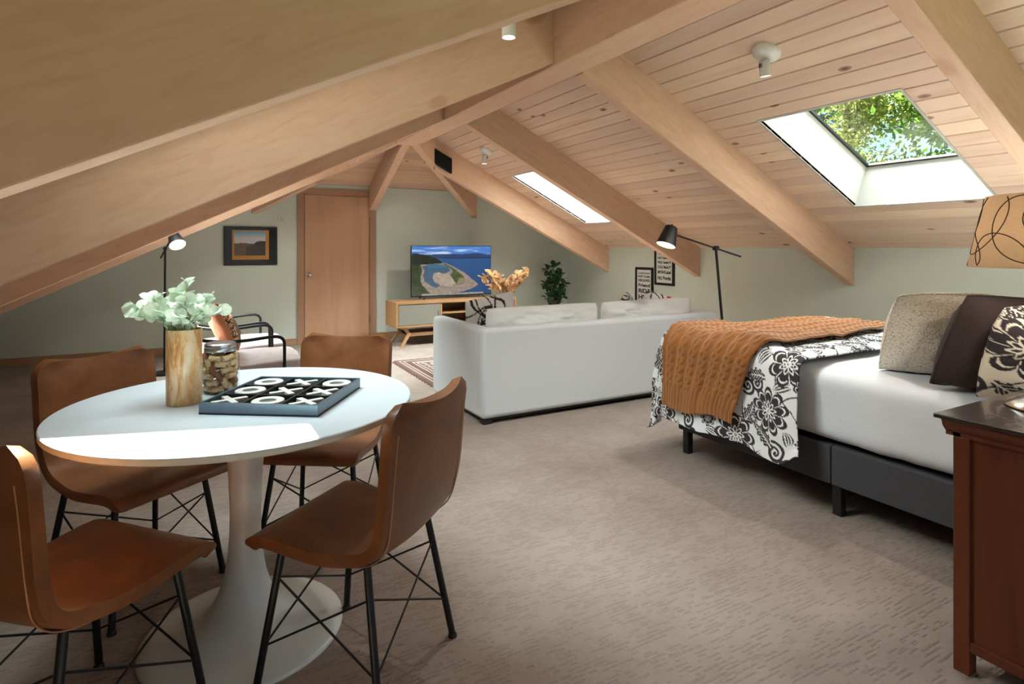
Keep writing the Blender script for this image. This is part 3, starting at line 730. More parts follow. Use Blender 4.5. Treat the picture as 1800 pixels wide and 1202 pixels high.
# ------------------------------------------------------------------ television and stand
M_oak = wood('mango_wood', C(166, 124, 86), C(142, 100, 66), C(182, 142, 102), axis=0, freq=1.4, rough=.5, bump=.06)
M_oakv = wood('mango_wood_upright', C(172, 130, 90), C(150, 108, 72), axis=2, freq=1.4, rough=.5, bump=.06)
M_grey = plain('grey_lacquer', C(128, 126, 116), .45, var=.03)
CX0, CX1, CY0, CY1, CZ0, CZ1 = 2.40, 4.22, 7.5, 7.97, .25, .59
t = thing('media_console', 'low wooden media console with grey doors and splayed legs under the television', 'cabinet', ((CX0 + CX1) / 2, CY0, 0))
hw = (CX1 - CX0) / 2; D = CY1 - CY0; th = .03
MB().box(-hw, hw, 0, D, CZ1 - th, CZ1).build('top_panel', M_oak, t, bevel=.003)
MB().box(-hw, hw, 0, D, CZ0, CZ0 + th).build('bottom_panel', M_oak, t, bevel=.003)
for s in (-1, 1): MB().box(*sorted((s * hw, s * (hw - th))), 0, D, CZ0 + th, CZ1 - th).build('side_panel', M_oakv, t, bevel=.002)
for x in (-.27, .27): MB().box(x - .012, x + .012, .01, D - .02, CZ0 + th, CZ1 - th).build('divider', M_oakv, t)
MB().box(-hw + th, hw - th, D - .012, D - .004, CZ0 + th, CZ1 - th).build('back_panel', M_oak, t)
MB().box(-.258, .258, .02, D - .02, .41, .43).build('shelf', M_oak, t)
for s in (-1, 1):
    a, b = sorted((s * (hw - th - .004), s * .286)); dr = MB().box(a, b, .008, .026, CZ0 + th + .004, CZ1 - th - .004).build('door', M_grey, t, bevel=.002)
    MB().box(*sorted((s * .30, s * .312)), -.004, .008, .40, .46).build('handle', M_grey, dr)
for s in (-1, 1):
    for y, sl in ((.06, -.05), (D - .06, .05)):
        xt = s * (hw - .13); xm = s * (hw - .20); xb = s * (hw - .08)
        MB().add([(xm - .022, y - .02, .15), (xm + .022, y - .02, .15), (xm + .022, y + .02, .15), (xm - .022, y + .02, .15), (xt - s * -.0 - .028, y - .02, CZ0), (xt + .028, y - .02, CZ0), (xt + .028, y + .02, CZ0), (xt - .028, y + .02, CZ0)], [(0,3,2,1),(4,5,6,7),(0,1,5,4),(1,2,6,5),(2,3,7,6),(3,0,4,7)]).build('leg_arm', M_oakv, t)
        MB().add([(xb - .018, y - .018 + sl, 0), (xb + .018, y - .018 + sl, 0), (xb + .018, y + .018 + sl, 0), (xb - .018, y + .018 + sl, 0), (xm - .026, y - .022, .175), (xm + .026, y - .022, .175), (xm + .026, y + .022, .175), (xm - .026, y + .022, .175)], [(0,3,2,1),(4,5,6,7),(0,1,5,4),(1,2,6,5),(2,3,7,6),(3,0,4,7)]).build('leg', M_oakv, t)
for y in (.06, D - .06): MB().box(-hw + .2, hw - .2, y - .015, y + .015, .135, .175).build('stretcher', M_oak, t, bevel=.002)
MB().box(-hw + .2, hw - .2, .045, D - .045, .128, .1355).build('lower_shelf', M_oak, t)

def inpoly(u, v, pts):
    r = np.zeros(len(u), bool); n = len(pts)
    for i in range(n):
        (x0, y0), (x1, y1) = pts[i], pts[(i + 1) % n]
        if y0 == y1: continue
        r ^= ((y0 > v) != (y1 > v)) & (u < (x1 - x0) * (v - y0) / (y1 - y0) + x0)
    return r
def tv_cols(u, v):
    """u right 0..1, v up 0..1: an aerial lake shore with a curved sand spit"""
    f1 = fbm(u * 8, v * 8, 1, 4); f2 = fbm(u * 34, v * 34, 6, 3); wu = u + .02 * (fbm(u * 14, v * 14, 9) - .5); wv = v + .02 * (fbm(u * 14 + 5, v * 14, 10) - .5)
    c = lin(34, 76, 124) * (.75 + .7 * np.clip(v - .25, 0, .5) + .25 * f1)[:, None]
    def put(mask, col, var=f2, k=.6): c[mask] = (np.asarray(col) * (1 - k / 2 + k * var)[:, None])[mask]
    s = v > .80; cl = fbm(u * 5 + 2, v * 22, 3, 4); mx = np.clip((cl - .45) * 4 + (.90 - v) * 4, 0, .9)[:, None]
    c[s] = (lin(66, 124, 200) * (1 - mx) + lin(206, 218, 236) * mx)[s]
    put((v > .755) & (v < .81 + .05 * vnoise(u * 5 + 1, u * 0, 2) + .012 * vnoise(u * 18, u * 0, 5)), lin(40, 66, 106), f1, .5)
    put((v > .745) & (v < .775) & (u > .38), lin(28, 52, 90))
    put(inpoly(wu, wv, [(.10, .62), (.37, .66), (.42, .65), (.52, .58), (.62, .48), (.72, .36), (.80, .24), (.83, .19), (.76, .12), (.60, .05), (.30, .0), (.06, .0)]), lin(152, 136, 122), f2, .9)
    put(inpoly(wu, wv, [(.12, .58), (.22, .635), (.36, .635), (.45, .57), (.47, .50), (.43, .46), (.38, .44), (.27, .46), (.25, .36), (.27, .27), (.34, .20), (.30, .15), (.22, .20), (.15, .30), (.13, .40), (.16, .50)]), lin(62, 88, 112), f1, .7)
    put(inpoly(wu, wv, [(.17, .60), (.24, .63), (.36, .63), (.42, .57), (.30, .55), (.20, .54)]), lin(52, 104, 132), f1, .5)
    put(inpoly(wu, wv, [(.27, .45), (.33, .47), (.38, .42), (.45, .42), (.50, .34), (.54, .24), (.48, .17), (.36, .20), (.28, .27), (.25, .36)]), lin(168, 152, 136), f2, .7)
    put(inpoly(wu, wv, [(.35, .16), (.50, .11), (.66, .10), (.74, .14), (.60, .16), (.46, .15)]), lin(142, 128, 118), f2, .6)
    put(inpoly(wu, wv, [(.37, .655), (.41, .645), (.50, .55), (.58, .46), (.64, .36), (.655, .26), (.62, .20), (.55, .21), (.50, .32), (.47, .40), (.50, .47), (.46, .56)]), lin(74, 88, 46), f2, 1.4)
    put(inpoly(wu, wv, [(.58, .34), (.64, .34), (.65, .24), (.60, .20), (.55, .22)]), lin(132, 122, 100), f2, .8)
    put(inpoly(wu, wv, [(0, .86), (.06, .85), (.18, .81), (.30, .75), (.36, .69), (.37, .655), (.10, .62), (0, .62)]), lin(26, 38, 26), f2, 1.8)
    put(inpoly(wu, wv, [(0, .64), (.10, .62), (.125, .50), (.10, .36), (.12, .22), (.18, .10), (.27, .0), (0, 0)]), lin(46, 60, 28), f2, 1.7)
    put((v < .035) & (u > .12) & (u < .9), lin(150, 146, 136), f2, 1.0)
    return np.clip(c, 0, 1)
t = thing('television', 'flat television showing an aerial lake shore, standing on the media console', 'television', (3.357, 7.86, CZ1))
TW, TH_ = 1.25, .725
MB().box(-TW / 2, TW / 2, .003, .035, .03, .03 + TH_).box(-.4, .4, .035, .07, .06, .45).build('body', M_blk, t, bevel=.003)
U, V = np.meshgrid(np.linspace(0, 1, 200), np.linspace(0, 1, 116), indexing='ij')
P = np.stack([-TW / 2 + .008 + U * (TW - .016), np.zeros_like(U) + .001, .03 + .016 + V * (TH_ - .024)], -1)
me = grid_mesh('screen', P, tv_cols(U.ravel(), V.ravel())); sm = vcol('television_picture', .2, emit=.45); me.materials.append(sm)
sm.node_tree.nodes['Principled BSDF'].inputs['Base Color'].default_value = (0.01, 0.01, 0.01, 1)
for l in list(sm.node_tree.links):
    if l.to_socket.name == 'Base Color': sm.node_tree.links.remove(l)
o = bpy.data.objects.new('screen', me); COL.objects.link(o); o.parent = t
for s in (-1, 1): MB().tube([(s * .47, -.10, .006), (s * .44, .015, .05), (s * .47, .10, .006)], .008).build('foot', M_blk, t, 50)

# ------------------------------------------------------------------ dried leaves on a coffee table, green plant on a side table
M_glasst = glass('table_glass', (.90, .95, .93, 1), 1.5)
t = thing('coffee_table', 'low wooden coffee table in front of the sofa', 'table', (3.1, 5.75, .015))
MB().box(-.5, .5, -.28, .28, .36, .39).build('tabletop', M_oak, t, bevel=.004)
for sx in (-1, 1):
    for sy in (-1, 1): MB().tube([(sx * .44, sy * .22, 0), (sx * .42, sy * .2, .36)], .018).build('leg', M_oakv, t, 50)
M_dry = leaf_mat('dried_leaf', C(204, 158, 112), C(232, 200, 160), trans=.3); M_drys = plain('dried_stem', C(150, 104, 66), .7)
t = thing('vase', 'smoky ceramic vase holding dried leaves behind the patterned pillow', 'vase', (3.1, 5.75, .406))
MB().lathe([(0, 0), (.07, 0), (.085, .05), (.08, .16), (.05, .27), (.045, .32), (.04, .32), (.045, .27), (.07, .1), (0, .03)], 32).build('body', plain('smoky_ceramic', C(150, 150, 150), .35), t, 50)
t = thing('dried_leaf_bunch', 'spray of ochre dried leaves in front of the television', 'plant', (3.1, 5.75, .43))
dl = leaf_mesh('leaf', .075, .12, M_dry, cup=.5, tip=.3); st = MB(); L = []
for k in range(13):
    a = -.24 + .48 * k / 12 + rnd.uniform(-.03, .03); tip = RT * a + FWD * rnd.uniform(-.1, .1) + Vector((0, 0, .56 - .55 * (abs(a) - .14) ** 2 * 10 * .5 - .10 * (abs(a) < .06) + rnd.uniform(-.04, .03)))
    cv = bez([(0, 0, .1), (tip.x * .25, tip.y * .25, .34), tip], 8); st.tube(cv, .003, 5)
    for i in range(5, 9):
        for s in (0, 1, 2):
            out = Vector((rnd.uniform(-1, 1), rnd.uniform(-1, 1), rnd.uniform(-.2, .9))); L.append((cv[i], out + (cv[i] - cv[i - 1]).normalized() * .8, rnd.uniform(.55, 1.0)))
st.build('stems', M_drys, t, 60)
for p, d, s in L: shared('leaf', dl, t, None, mtx=Matrix.Translation(p) @ frame_to(d, rnd.uniform(-1, 1)) @ Matrix.Scale(s, 4))

t = thing('side_table', 'small glass topped side table behind the sofa under the green plant', 'table', (4.88, 7.55, 0))
MB().lathe([(0, .36), (.36, .36), (.363, .365), (.36, .372), (0, .372)], 48).build('tabletop', M_glasst, t, 40)
for k in range(3):
    a = k * 2 * PI / 3 + .4; MB().tube([(.30 * math.cos(a), .30 * math.sin(a), 0), (.24 * math.cos(a), .24 * math.sin(a), .36)], .011).build('leg', M_lid, t, 50)
PX, PY = 4.97, 7.66
t = thing('plant_pot', 'dark ceramic plant pot on the glass side table', 'pot', (PX, PY, .372))
MB().lathe([(0, 0), (.07, 0), (.10, .13), (.105, .135), (.10, .14), (.09, .13), (.07, .03), (0, .03)], 32).build('body', plain('dark_ceramic', C(56, 52, 48), .4), t, 50)
M_gl = leaf_mat('green_leaf', C(30, 62, 30), C(54, 98, 50), trans=.2); M_gst = plain('plant_stem', C(70, 74, 46), .7)
t = thing('potted_plant', 'bushy dark green plant in the corner behind the sofa', 'plant', (PX, PY, .45))
gl = leaf_mesh('leaf', .066, .10, M_gl, tip=.2); st = MB(); L = []
for (a, z, r) in ((.04, .10, .09), (-.06, .09, .09), (.1, .12, .09), (0.0, .55, .07), (-.05, .42, .06), (-.06, .30, .08), (.03, .30, .08), (.10, .36, .07), (.13, .30, .06), (.05, .18, .10), (-.03, .14, .10), (.0, .05, .11), (.09, .45, .05), (-.10, .52, .05), (-.12, .28, .05)):
    c0 = RT * a + Vector((0, 0, z)); st.tube(bez([(0, 0, 0), (c0.x * .3, c0.y * .3, z * .6), c0], 6), .005, 5)
    for k in range(19):
        d = Vector((rnd.gauss(0, 1), rnd.gauss(0, 1), rnd.gauss(.1, .8))).normalized(); L.append((c0 + d * r * rnd.uniform(.1, .7), d, rnd.uniform(.6, 1.05)))
st.build('stems', M_gst, t, 60)
for p, d, s in L: shared('leaf', gl, t, None, mtx=Matrix.Translation(p) @ frame_to(d, rnd.uniform(-.6, .6)) @ Matrix.Scale(s, 4))

# ------------------------------------------------------------------ wall pictures
M_fblk = plain('black_frame', C(26, 25, 25), .4); M_paper = plain('print_paper', C(226, 226, 222), .8, var=.02); M_ink = plain('printing_ink', C(24, 24, 24), .8)
M_pglass = glass('picture_glass', (.98, .98, .98, 1), 1.22)
dg = bpy.context.evaluated_depsgraph_get
def text_mesh(name, s, height, width, mat, parent, M, bold=.012):
    cu = bpy.data.curves.new('txt', 'FONT'); cu.body = s; cu.align_x = 'CENTER'; cu.align_y = 'CENTER'; cu.size = 1.0; cu.offset = bold; cu.extrude = .001; cu.resolution_u = 3
    o = bpy.data.objects.new('txt', cu); COL.objects.link(o); bpy.context.view_layer.update()
    me = bpy.data.meshes.new_from_object(o.evaluated_get(dg())); bpy.data.objects.remove(o); bpy.data.curves.remove(cu)
    co = np.zeros(len(me.vertices) * 3, np.float32); me.vertices.foreach_get('co', co); co = co.reshape(-1, 3)
    mn, mx = co.min(0), co.max(0); co = (co - (mn + mx) / 2); co[:, 0] *= width / (mx[0] - mn[0]); co[:, 1] *= height / (mx[1] - mn[1]); co[:, 2] = np.where(co[:, 2] > 0, .0008, 0)
    me.vertices.foreach_set('co', co.reshape(-1)); me.update(); me.materials.clear(); me.materials.append(mat)
    q = bpy.data.objects.new(name, me); COL.objects.link(q); q.parent = parent; q.matrix_local = M; return q
def picture(name, label, w, h, fw, loc, rz, cat='picture'):
    """hangs with its back at local y=0, facing local -y"""
    t = thing(name, label, cat, loc, rz)
    MB().box(-w / 2, w / 2, -.022, 0, 0, fw).box(-w / 2, w / 2, -.022, 0, h - fw, h).box(-w / 2, -w / 2 + fw, -.022, 0, fw, h - fw).box(w / 2 - fw, w / 2, -.022, 0, fw, h - fw).build('frame', M_fblk, t, bevel=.002)
    return t
Tx = lambda x, y, z: Matrix.Translation((x, y, z)) @ Matrix.Rotation(PI / 2, 4, 'X')
t = picture('word_print', 'black framed print of black words, the lower one nearer the plant', .365, .56, .034, (XW, 6.425, .475), -PI / 2)
MB().box(-.15, .15, -.012, -.002, .033, .528).build('print', M_paper, t)
for s, z, hh, ww in (('COUNTRY ROADS', .475, .022, .24), ('EASY Pacific', .43, .03, .25), ('GROUND', .375, .04, .25), ('Friend', .305, .05, .24), ('RIDE', .225, .06, .235), ('HEN', .135, .065, .235)): text_mesh('lettering', s, hh, ww, M_ink, t, Tx(0, -.0125, z), .035)
t = picture('word_print', 'black framed print of black words, the upper one partly behind the rafter', .375, .53, .034, (XW, 6.02, .80), -PI / 2)
MB().box(-.155, .155, -.012, -.002, .033, .498).build('print', M_paper, t)
for s, z, hh, ww in (('MY Nest', .43, .026, .2), ('NEY Susie or', .375, .03, .25), ('WILD Gentle W', .315, .036, .26), ('COLD Made RT', .25, .04, .26), ('MYNVLabel', .18, .046, .25), ('NU Pontia', .10, .052, .25)): text_mesh('lettering', s, hh, ww, M_ink, t, Tx(0, -.0125, z), .035)

t = picture('landscape_print', 'black framed landscape print with an orange border beside the door', .64, .505, .022, (.725, YF, 1.085), 0)
M_mat = plain('black_mat_board', C(28, 30, 36), .7)
MB().box(-.30, .30, -.010, -.002, .02, .486).build('mat_board', M_mat, t)
U, V = np.meshgrid(np.linspace(0, 1, 90), np.linspace(0, 1, 70), indexing='ij')
def land_cols(u, v):
    c = np.tile(lin(206, 140, 44), (len(u), 1)); i = (u > .05) & (u < .9) & (v > .14) & (v < .96); f = fbm(u * 9, v * 9, 4, 4)
    s = i & (v > .5); c[s] = (lin(222, 224, 224) * (1 - np.clip((v - .72) * 5, 0, 1))[:, None] + lin(120, 180, 206) * np.clip((v - .72) * 5, 0, 1)[:, None])[s]
    g = i & (v <= .52 + .06 * f); c[g] = (lin(110, 88, 62) * (.6 + .9 * f)[:, None])[g]
    cl = i & (v < .34 + .6 * np.clip(u - .35, 0, .4) + .12 * f) & (u > .38); c[cl] = (lin(56, 48, 40) * (.5 + f)[:, None])[cl]
    return np.clip(c, 0, 1)
P = np.stack([-.222 + U * .44, np.zeros_like(U) - .0108, .075 + V * .385], -1)
me = grid_mesh('print', P, land_cols(U.ravel(), V.ravel())); me.materials.append(vcol('poster_ink', .6)); o = bpy.data.objects.new('print', me); COL.objects.link(o); o.parent = t
MB().box(-.298, .298, -.0165, -.015, .022, .483).build('pane', M_pglass, t)
t = thing('wall_hook', 'small round white hook plate on the end wall above the framed picture', 'hook', (1.09, YF, 1.70))
MB().lathe([(0, .0), (.032, 0), (.032, .006), (.028, .012), (0, .013)], 24, Matrix.Rotation(PI / 2, 4, 'X')).build('plate', M_white, t, 40)
MB().tube([(0, -.012, .012), (0, -.03, .006), (0, -.034, -.012), (0, -.024, -.016)], .004).build('peg', M_lid, t, 50)

# ------------------------------------------------------------------ armchairs
M_satin = NT('mauve_velvet'); _v = M_satin.coord(); M_satin.col(M_satin.ramp(M_satin.noise(_v, 5, 4, .6, .8), [(0.3, C(168, 148, 148)), (0.7, C(198, 184, 186))])); M_satin.set(Roughness=.5); M_satin.p.inputs['Sheen Weight'].default_value = .5; M_satin = M_satin.m
M_mblack = plain('matt_black_steel', C(22, 22, 24), .45, .3)
def soft_box(name, sx, sy, sz, mat, parent, M, puff=.02, seed=0, n=22):
    """rounded cushion with a slightly domed top, centred, base at z=0"""
    bm = bmesh.new(); bmesh.ops.create_cube(bm, size=2.0); bmesh.ops.subdivide_edges(bm, edges=bm.edges, cuts=n - 1, use_grid_fill=True)
    co = np.array([v.co[:] for v in bm.verts]); e = 7.0
    nrm = (np.abs(co) ** e).sum(1) ** (1 / e); p = co / nrm[:, None]
    p[:, 2] *= 1 + 0 * p[:, 2]
    q = p * np.array([sx / 2, sy / 2, sz / 2]); q[:, 2] += puff * np.clip(1 - p[:, 0] ** 2, 0, 1) * np.clip(1 - p[:, 1] ** 2, 0, 1) * np.where(p[:, 2] > 0, 1, 0)
    q[:, 2] += sz / 2; q += ((fbm(q[:, 0] * 7 + 3, q[:, 1] * 7 + q[:, 2] * 5, seed) - .5) * .02)[:, None] * p
    for v, c in zip(bm.verts, q): v.co = c
    me = bpy.data.meshes.new(name); bm.to_mesh(me); bm.free(); me.transform(M)
    return finish(name, me, mat, parent, 179)
def make_armchair(label, loc):
    t = thing('armchair', label, 'armchair', loc, 0, 'black framed armchairs')
    for s, nm_ in ((-1, 0), (1, 1)):
        y = s * .385
        arm = bez([(.33, y, .0), (.33, y, .3), (.33, y, .52), (.325, y, .59), (.29, y, .622), (.22, y, .626), (.05, y, .612), (-.12, y, .615), (-.28, y, .645), (-.40, y, .69)], 40)
        MB().tube(arm, .0125, 10).build('arm_frame', M_mblack, t, 60)
        MB().tube(bez([(-.40, y, .69), (-.36, y, .45), (-.34, y, .25), (-.42, y, 0)], 12), .0125, 10).build('rear_leg', M_mblack, t, 60)
        MB().tube([(.33, y, .26), (-.345, y, .23)], .011, 10).build('side_rail', M_mblack, t, 60)
    for x, z in ((.33, .26), (-.345, .23)): MB().tube([(x, -.385, z), (x, .385, z)], .011, 10).build('cross_rail', M_mblack, t, 60)
    MB().tube([(-.40, -.385, .69), (-.40, .385, .69)], .011, 10).build('back_rail', M_mblack, t, 60)
    soft_box('seat_cushion', .86, .74, .16, M_satin, t, Matrix.Translation((.07, 0, .272)) @ Matrix.Rotation(-.04, 4, 'Y'), .03, 1)
    soft_box('back_cushion', .18, .72, .44, M_satin, t, Matrix.Translation((-.29, 0, .43)) @ Matrix.Rotation(-.22, 4, 'Y'), .02, 2)
    return t
a0 = make_armchair('black framed mauve armchair with the copper pillow, the one nearer the dining table', (.33, 5.24, 0))
a1 = clone(a0); a1.location = (.33, 6.19, 0); a1['label'] = 'black framed mauve armchair nearer the door, with a dark sequin pillow'
M_seq = NT('bronze_sequins'); _v = M_seq.coord(); _w = M_seq.node('ShaderNodeTexVoronoi'); _w.inputs['Scale'].default_value = 140; M_seq.link(_v, _w.inputs['Vector'])
M_seq.col(M_seq.ramp(_w.outputs['Color'], [(0.25, C(66, 40, 28)), (0.55, C(150, 104, 74)), (0.85, C(240, 216, 190))])); M_seq.set(Roughness=.3, Metallic=.6); M_seq.bump(_w.outputs['Distance'], .5, .004); M_seq = M_seq.m
M_copper = plain('copper_satin', C(206, 138, 100), .4, .15, var=.08, nscale=8)
pillow('throw_pillow', 'copper pillow with a sequin front standing on the nearer armchair', .42, .42, .17, (.34, 5.20, .478), math.radians(-84), .40, -.12, M_seq, None, 26, seed=21, group='armchair pillows', back=M_copper)
pillow('throw_pillow', 'dark brown sequin pillow standing on the armchair nearer the door', .42, .42, .16, (.04, 6.22, .478), math.radians(-80), .35, 0, M_seq, None, 26, seed=22, group='armchair pillows')

# ------------------------------------------------------------------ floor lamps
M_lampin = emitter('lit_lamp_reflector', (1.0, .86, .64, 1), .55)
def floor_lamp(label, base, joint, arm_a, arm_b, cap, axis, bend=0.0):
    b = Vector(base); t = thing('floor_lamp', label, 'floor lamp', base, 0, 'black floor lamps')
    J = Vector(joint) - b; A = Vector(arm_a) - b; B = Vector(arm_b) - b; K = Vector(cap) - b
    MB().lathe([(0, 0), (.135, 0), (.138, .006), (.135, .018), (.02, .024), (0, .024)], 40).build('base', M_mblack, t, 40)
    MB().tube(bez([(0, 0, .02), J * .5 + Vector((0, 0, 0)), J], 10), .011, 10).build('pole', M_mblack, t, 60)
    MB().lathe([(0, -.02), (.02, -.02), (.02, .02), (0, .02)], 16, Matrix.Translation(J) @ Matrix.Rotation(PI / 2, 4, 'X')).build('joint', M_mblack, t, 40)
    MB().tube([A, B], .0075, 8).build('arm', M_mblack, t, 60)
    ax = Vector(axis).normalized(); q = ax.to_track_quat('Z', 'Y').to_matrix().to_4x4(); M = Matrix.Translation(K) @ q
    sh = MB().lathe([(0, 0), (.046, 0), (.05, .004), (.082, .165), (.0795, .165), (.047, .006), (0, .006)], 32, M).build('lamp_shade', M_mblack, t, 40)
    MB().lathe([(0, .07), (.062, .07), (.078, .162), (.0765, .162), (.060, .072), (0, .072)], 32, M).build('reflector', M_lampin, sh, 40)
    MB().lathe([(0, -.022), (.008, -.022), (.008, 0), (0, 0)], 12, M).build('switch', M_mblack, sh, 40)
    return t
def off(p, right, up, fw=0.0): return Vector(p) + RT * right + Vector((0, 0, up)) + FWD * fw
J = Vector((-.205, 7.105, 1.305)); s = .0059
cap = off(J, 17 * s, 26 * s, -.03)
floor_lamp('black floor lamp behind the dining table, shade tipped towards the picture', (-.211, 7.111, 0), J, off(J, -8 * s, -17 * s), off(J, 12 * s, 17 * s, -.02), cap, RT * .55 - Vector((0, 0, .72)) - FWD * .45)
J = Vector((3.80, 3.418, 1.31)); s = .00468
cap = off(J, -78 * s, 37 * s, .0)
floor_lamp('black floor lamp between the sofa and the bed, arm reaching over the sofa', (3.90, 3.364, 0), J, off(J, 44 * s, -15 * s), off(J, -70 * s, 23 * s), cap, -RT * .34 - Vector((0, 0, .92)) - FWD * .22)

# ------------------------------------------------------------------ ceiling spotlights and speaker
M_wht = plain('white_enamel_spot', C(226, 226, 224), .4, var=.02); M_spotin = emitter('spot_lens', (1.0, .93, .8, 1), 2.5)
def spot(label, x, y, aim, hang=.055, tub=.12, power=30):
    side = 1 if x > XR else -1; n = NR[side]; p = Vector((x, y, zc(x)))
    t = thing('ceiling_spotlight', label, 'spotlight', p, 0, 'white ceiling spotlights')
    q = (-n).to_track_quat('Z', 'Y').to_matrix().to_4x4()
    MB().lathe([(0, 0), (.086, 0), (.088, .012), (.082, .026), (.06, .044), (.034, .052), (0, .054)], 40, q).build('canopy', M_wht, t, 40)
    a = -n * .045; b = a + Vector(aim).normalized() * 0 - Vector((0, 0, hang))
    MB().tube([a, a * .5 + b * .5 + RT * .012, b], .010, 10).build('swivel', M_wht, t, 60)
    d = Vector(aim).normalized(); Mq = Matrix.Translation(b - d * .03) @ d.to_track_quat('Z', 'Y').to_matrix().to_4x4()
    hd = MB().lathe([(0, 0), (.028, 0), (.032, .005), (.034, tub), (.031, tub), (.029, .02), (0, .02)], 28, Mq).build('lamp_head', M_wht, t, 40)
    MB().lathe([(0, tub - .02), (.0295, tub - .02), (.0295, tub - .016), (0, tub - .016)], 24, Mq).build('lens', M_spotin, hd, 40)
    ld = bpy.data.lights.new('spot_bulb', 'SPOT'); ld.energy = power; ld.spot_size = math.radians(125); ld.spot_blend = .6; ld.shadow_soft_size = .03; ld.color = (1.0, .93, .84)
    lo = bpy.data.objects.new('spot_bulb', ld); COL.objects.link(lo); lo.parent = t; lo.location = b - d * .03 + d * (tub + .004); lo.rotation_euler = d.to_track_quat('-Z', 'Y').to_euler()
    for i in range(4): MB().box(-.012 + i * .007, -.009 + i * .007, -.0345, -.033, .02, .045, Mq @ Matrix.Rotation(.4, 4, 'Z')).build('vent_slot', M_blk, hd)
spot('white ceiling spotlight on the pine planks beside the large skylight', 3.20, 2.47, RT * .12 - Vector((0, 0, 1)) + FWD * .1, .05, .10)
spot('small white ceiling spotlight on the planks beside the black speaker', 3.25, 6.55, -Vector((0, 0, 1)) - RT * .05, .05, .11, 45)
spot('white ceiling spotlight peeking out below the dark foreground rafter', 1.32, 2.46, Vector((0, 0, -1)), .18, .12, 15)
t = thing('wall_speaker', 'flat black speaker fixed to the rafter above the television', 'speaker', (2.93, 7.238, 2.46))
shr = lambda a, b, c: (a, c, b - SL * a)
MB().prism([(-.135, -.10), (.135, -.10), (.135, .10), (-.135, .10)], shr, -.05, 0).build('case', M_blk, t, bevel=.006)
MB().prism([(-.125, -.09), (.125, -.09), (.125, .09), (-.125, .09)], shr, -.056, -.048).build('grille', plain('speaker_cloth', C(16, 14, 13), .95, bump=.4), t, bevel=.003)
MB().tube(bez([(-.10, -.03, -.04), (-.11, -.025, -.10), (-.10, -.02, -.13)], 8), .004, 6).build('cable', M_blk, t, 60)

# ------------------------------------------------------------------ bed
M_char = plain('charcoal_upholstery', C(66, 66, 70), .9, var=.1, nscale=90, bump=.3)
M_sheet = NT('white_sheet'); _v = M_sheet.coord(); M_sheet.col(M_sheet.ramp(M_sheet.noise(_v, 3, 3), [(0.3, C(214, 217, 224)), (0.7, C(221, 224, 230))])); M_sheet.set(Roughness=.85); M_sheet.bump(M_sheet.noise(_v, 7, 4, .6, .6), .18, .02); M_sheet = M_sheet.m
BX0, BX1, BY0, BY1 = 2.75, 4.27, .62, 2.78
bed = thing('bed', 'bed with charcoal upholstered frame and black legs', 'bed', ((BX0 + BX1) / 2, (BY0 + BY1) / 2, 0))
hw, hl = (BX1 - BX0) / 2, (BY1 - BY0) / 2; ys = 1.762 - (BY0 + BY1) / 2
for s in (-1, 1):
    a, b = sorted((s * hw, s * (hw - .04)))
    MB().box(a, b, -hl, ys - .002, .155, .345).build('side_rail', M_char, bed, bevel=.008); MB().box(a, b, ys + .002, hl - .04, .155, .345).build('side_rail', M_char, bed, bevel=.008)
MB().box(-hw, hw, hl - .04, hl, .155, .345).build('foot_rail', M_char, bed, bevel=.008)
MB().box(-hw - .01, hw + .01, -hl - .07, -hl - .002, .1, 1.12).build('headboard', M_char, bed, bevel=.02)
MB().box(-hw + .042, hw - .042, -hl + .002, hl - .042, .27, .338).build('slat_base', M_char, bed)
for sx in (-1, 1):
    for y in (hl - .03, ys - .01, -hl + .04): MB().box(sx * (hw - .055) - .022, sx * (hw - .055) + .022, y - .022, y + .022, 0, .156).build('leg', M_blk, bed, bevel=.003)
MT = .72
mt = thing('mattress', 'thick mattress in a smooth white fitted sheet on the bed frame', 'mattress', ((BX0 + BX1) / 2, (BY0 + BY1) / 2, .338))
soft_box('sheet', BX1 - BX0 + .02, BY1 - BY0 - .02, MT - .338, M_sheet, mt, Matrix.Identity(4), .0, 4, 40)

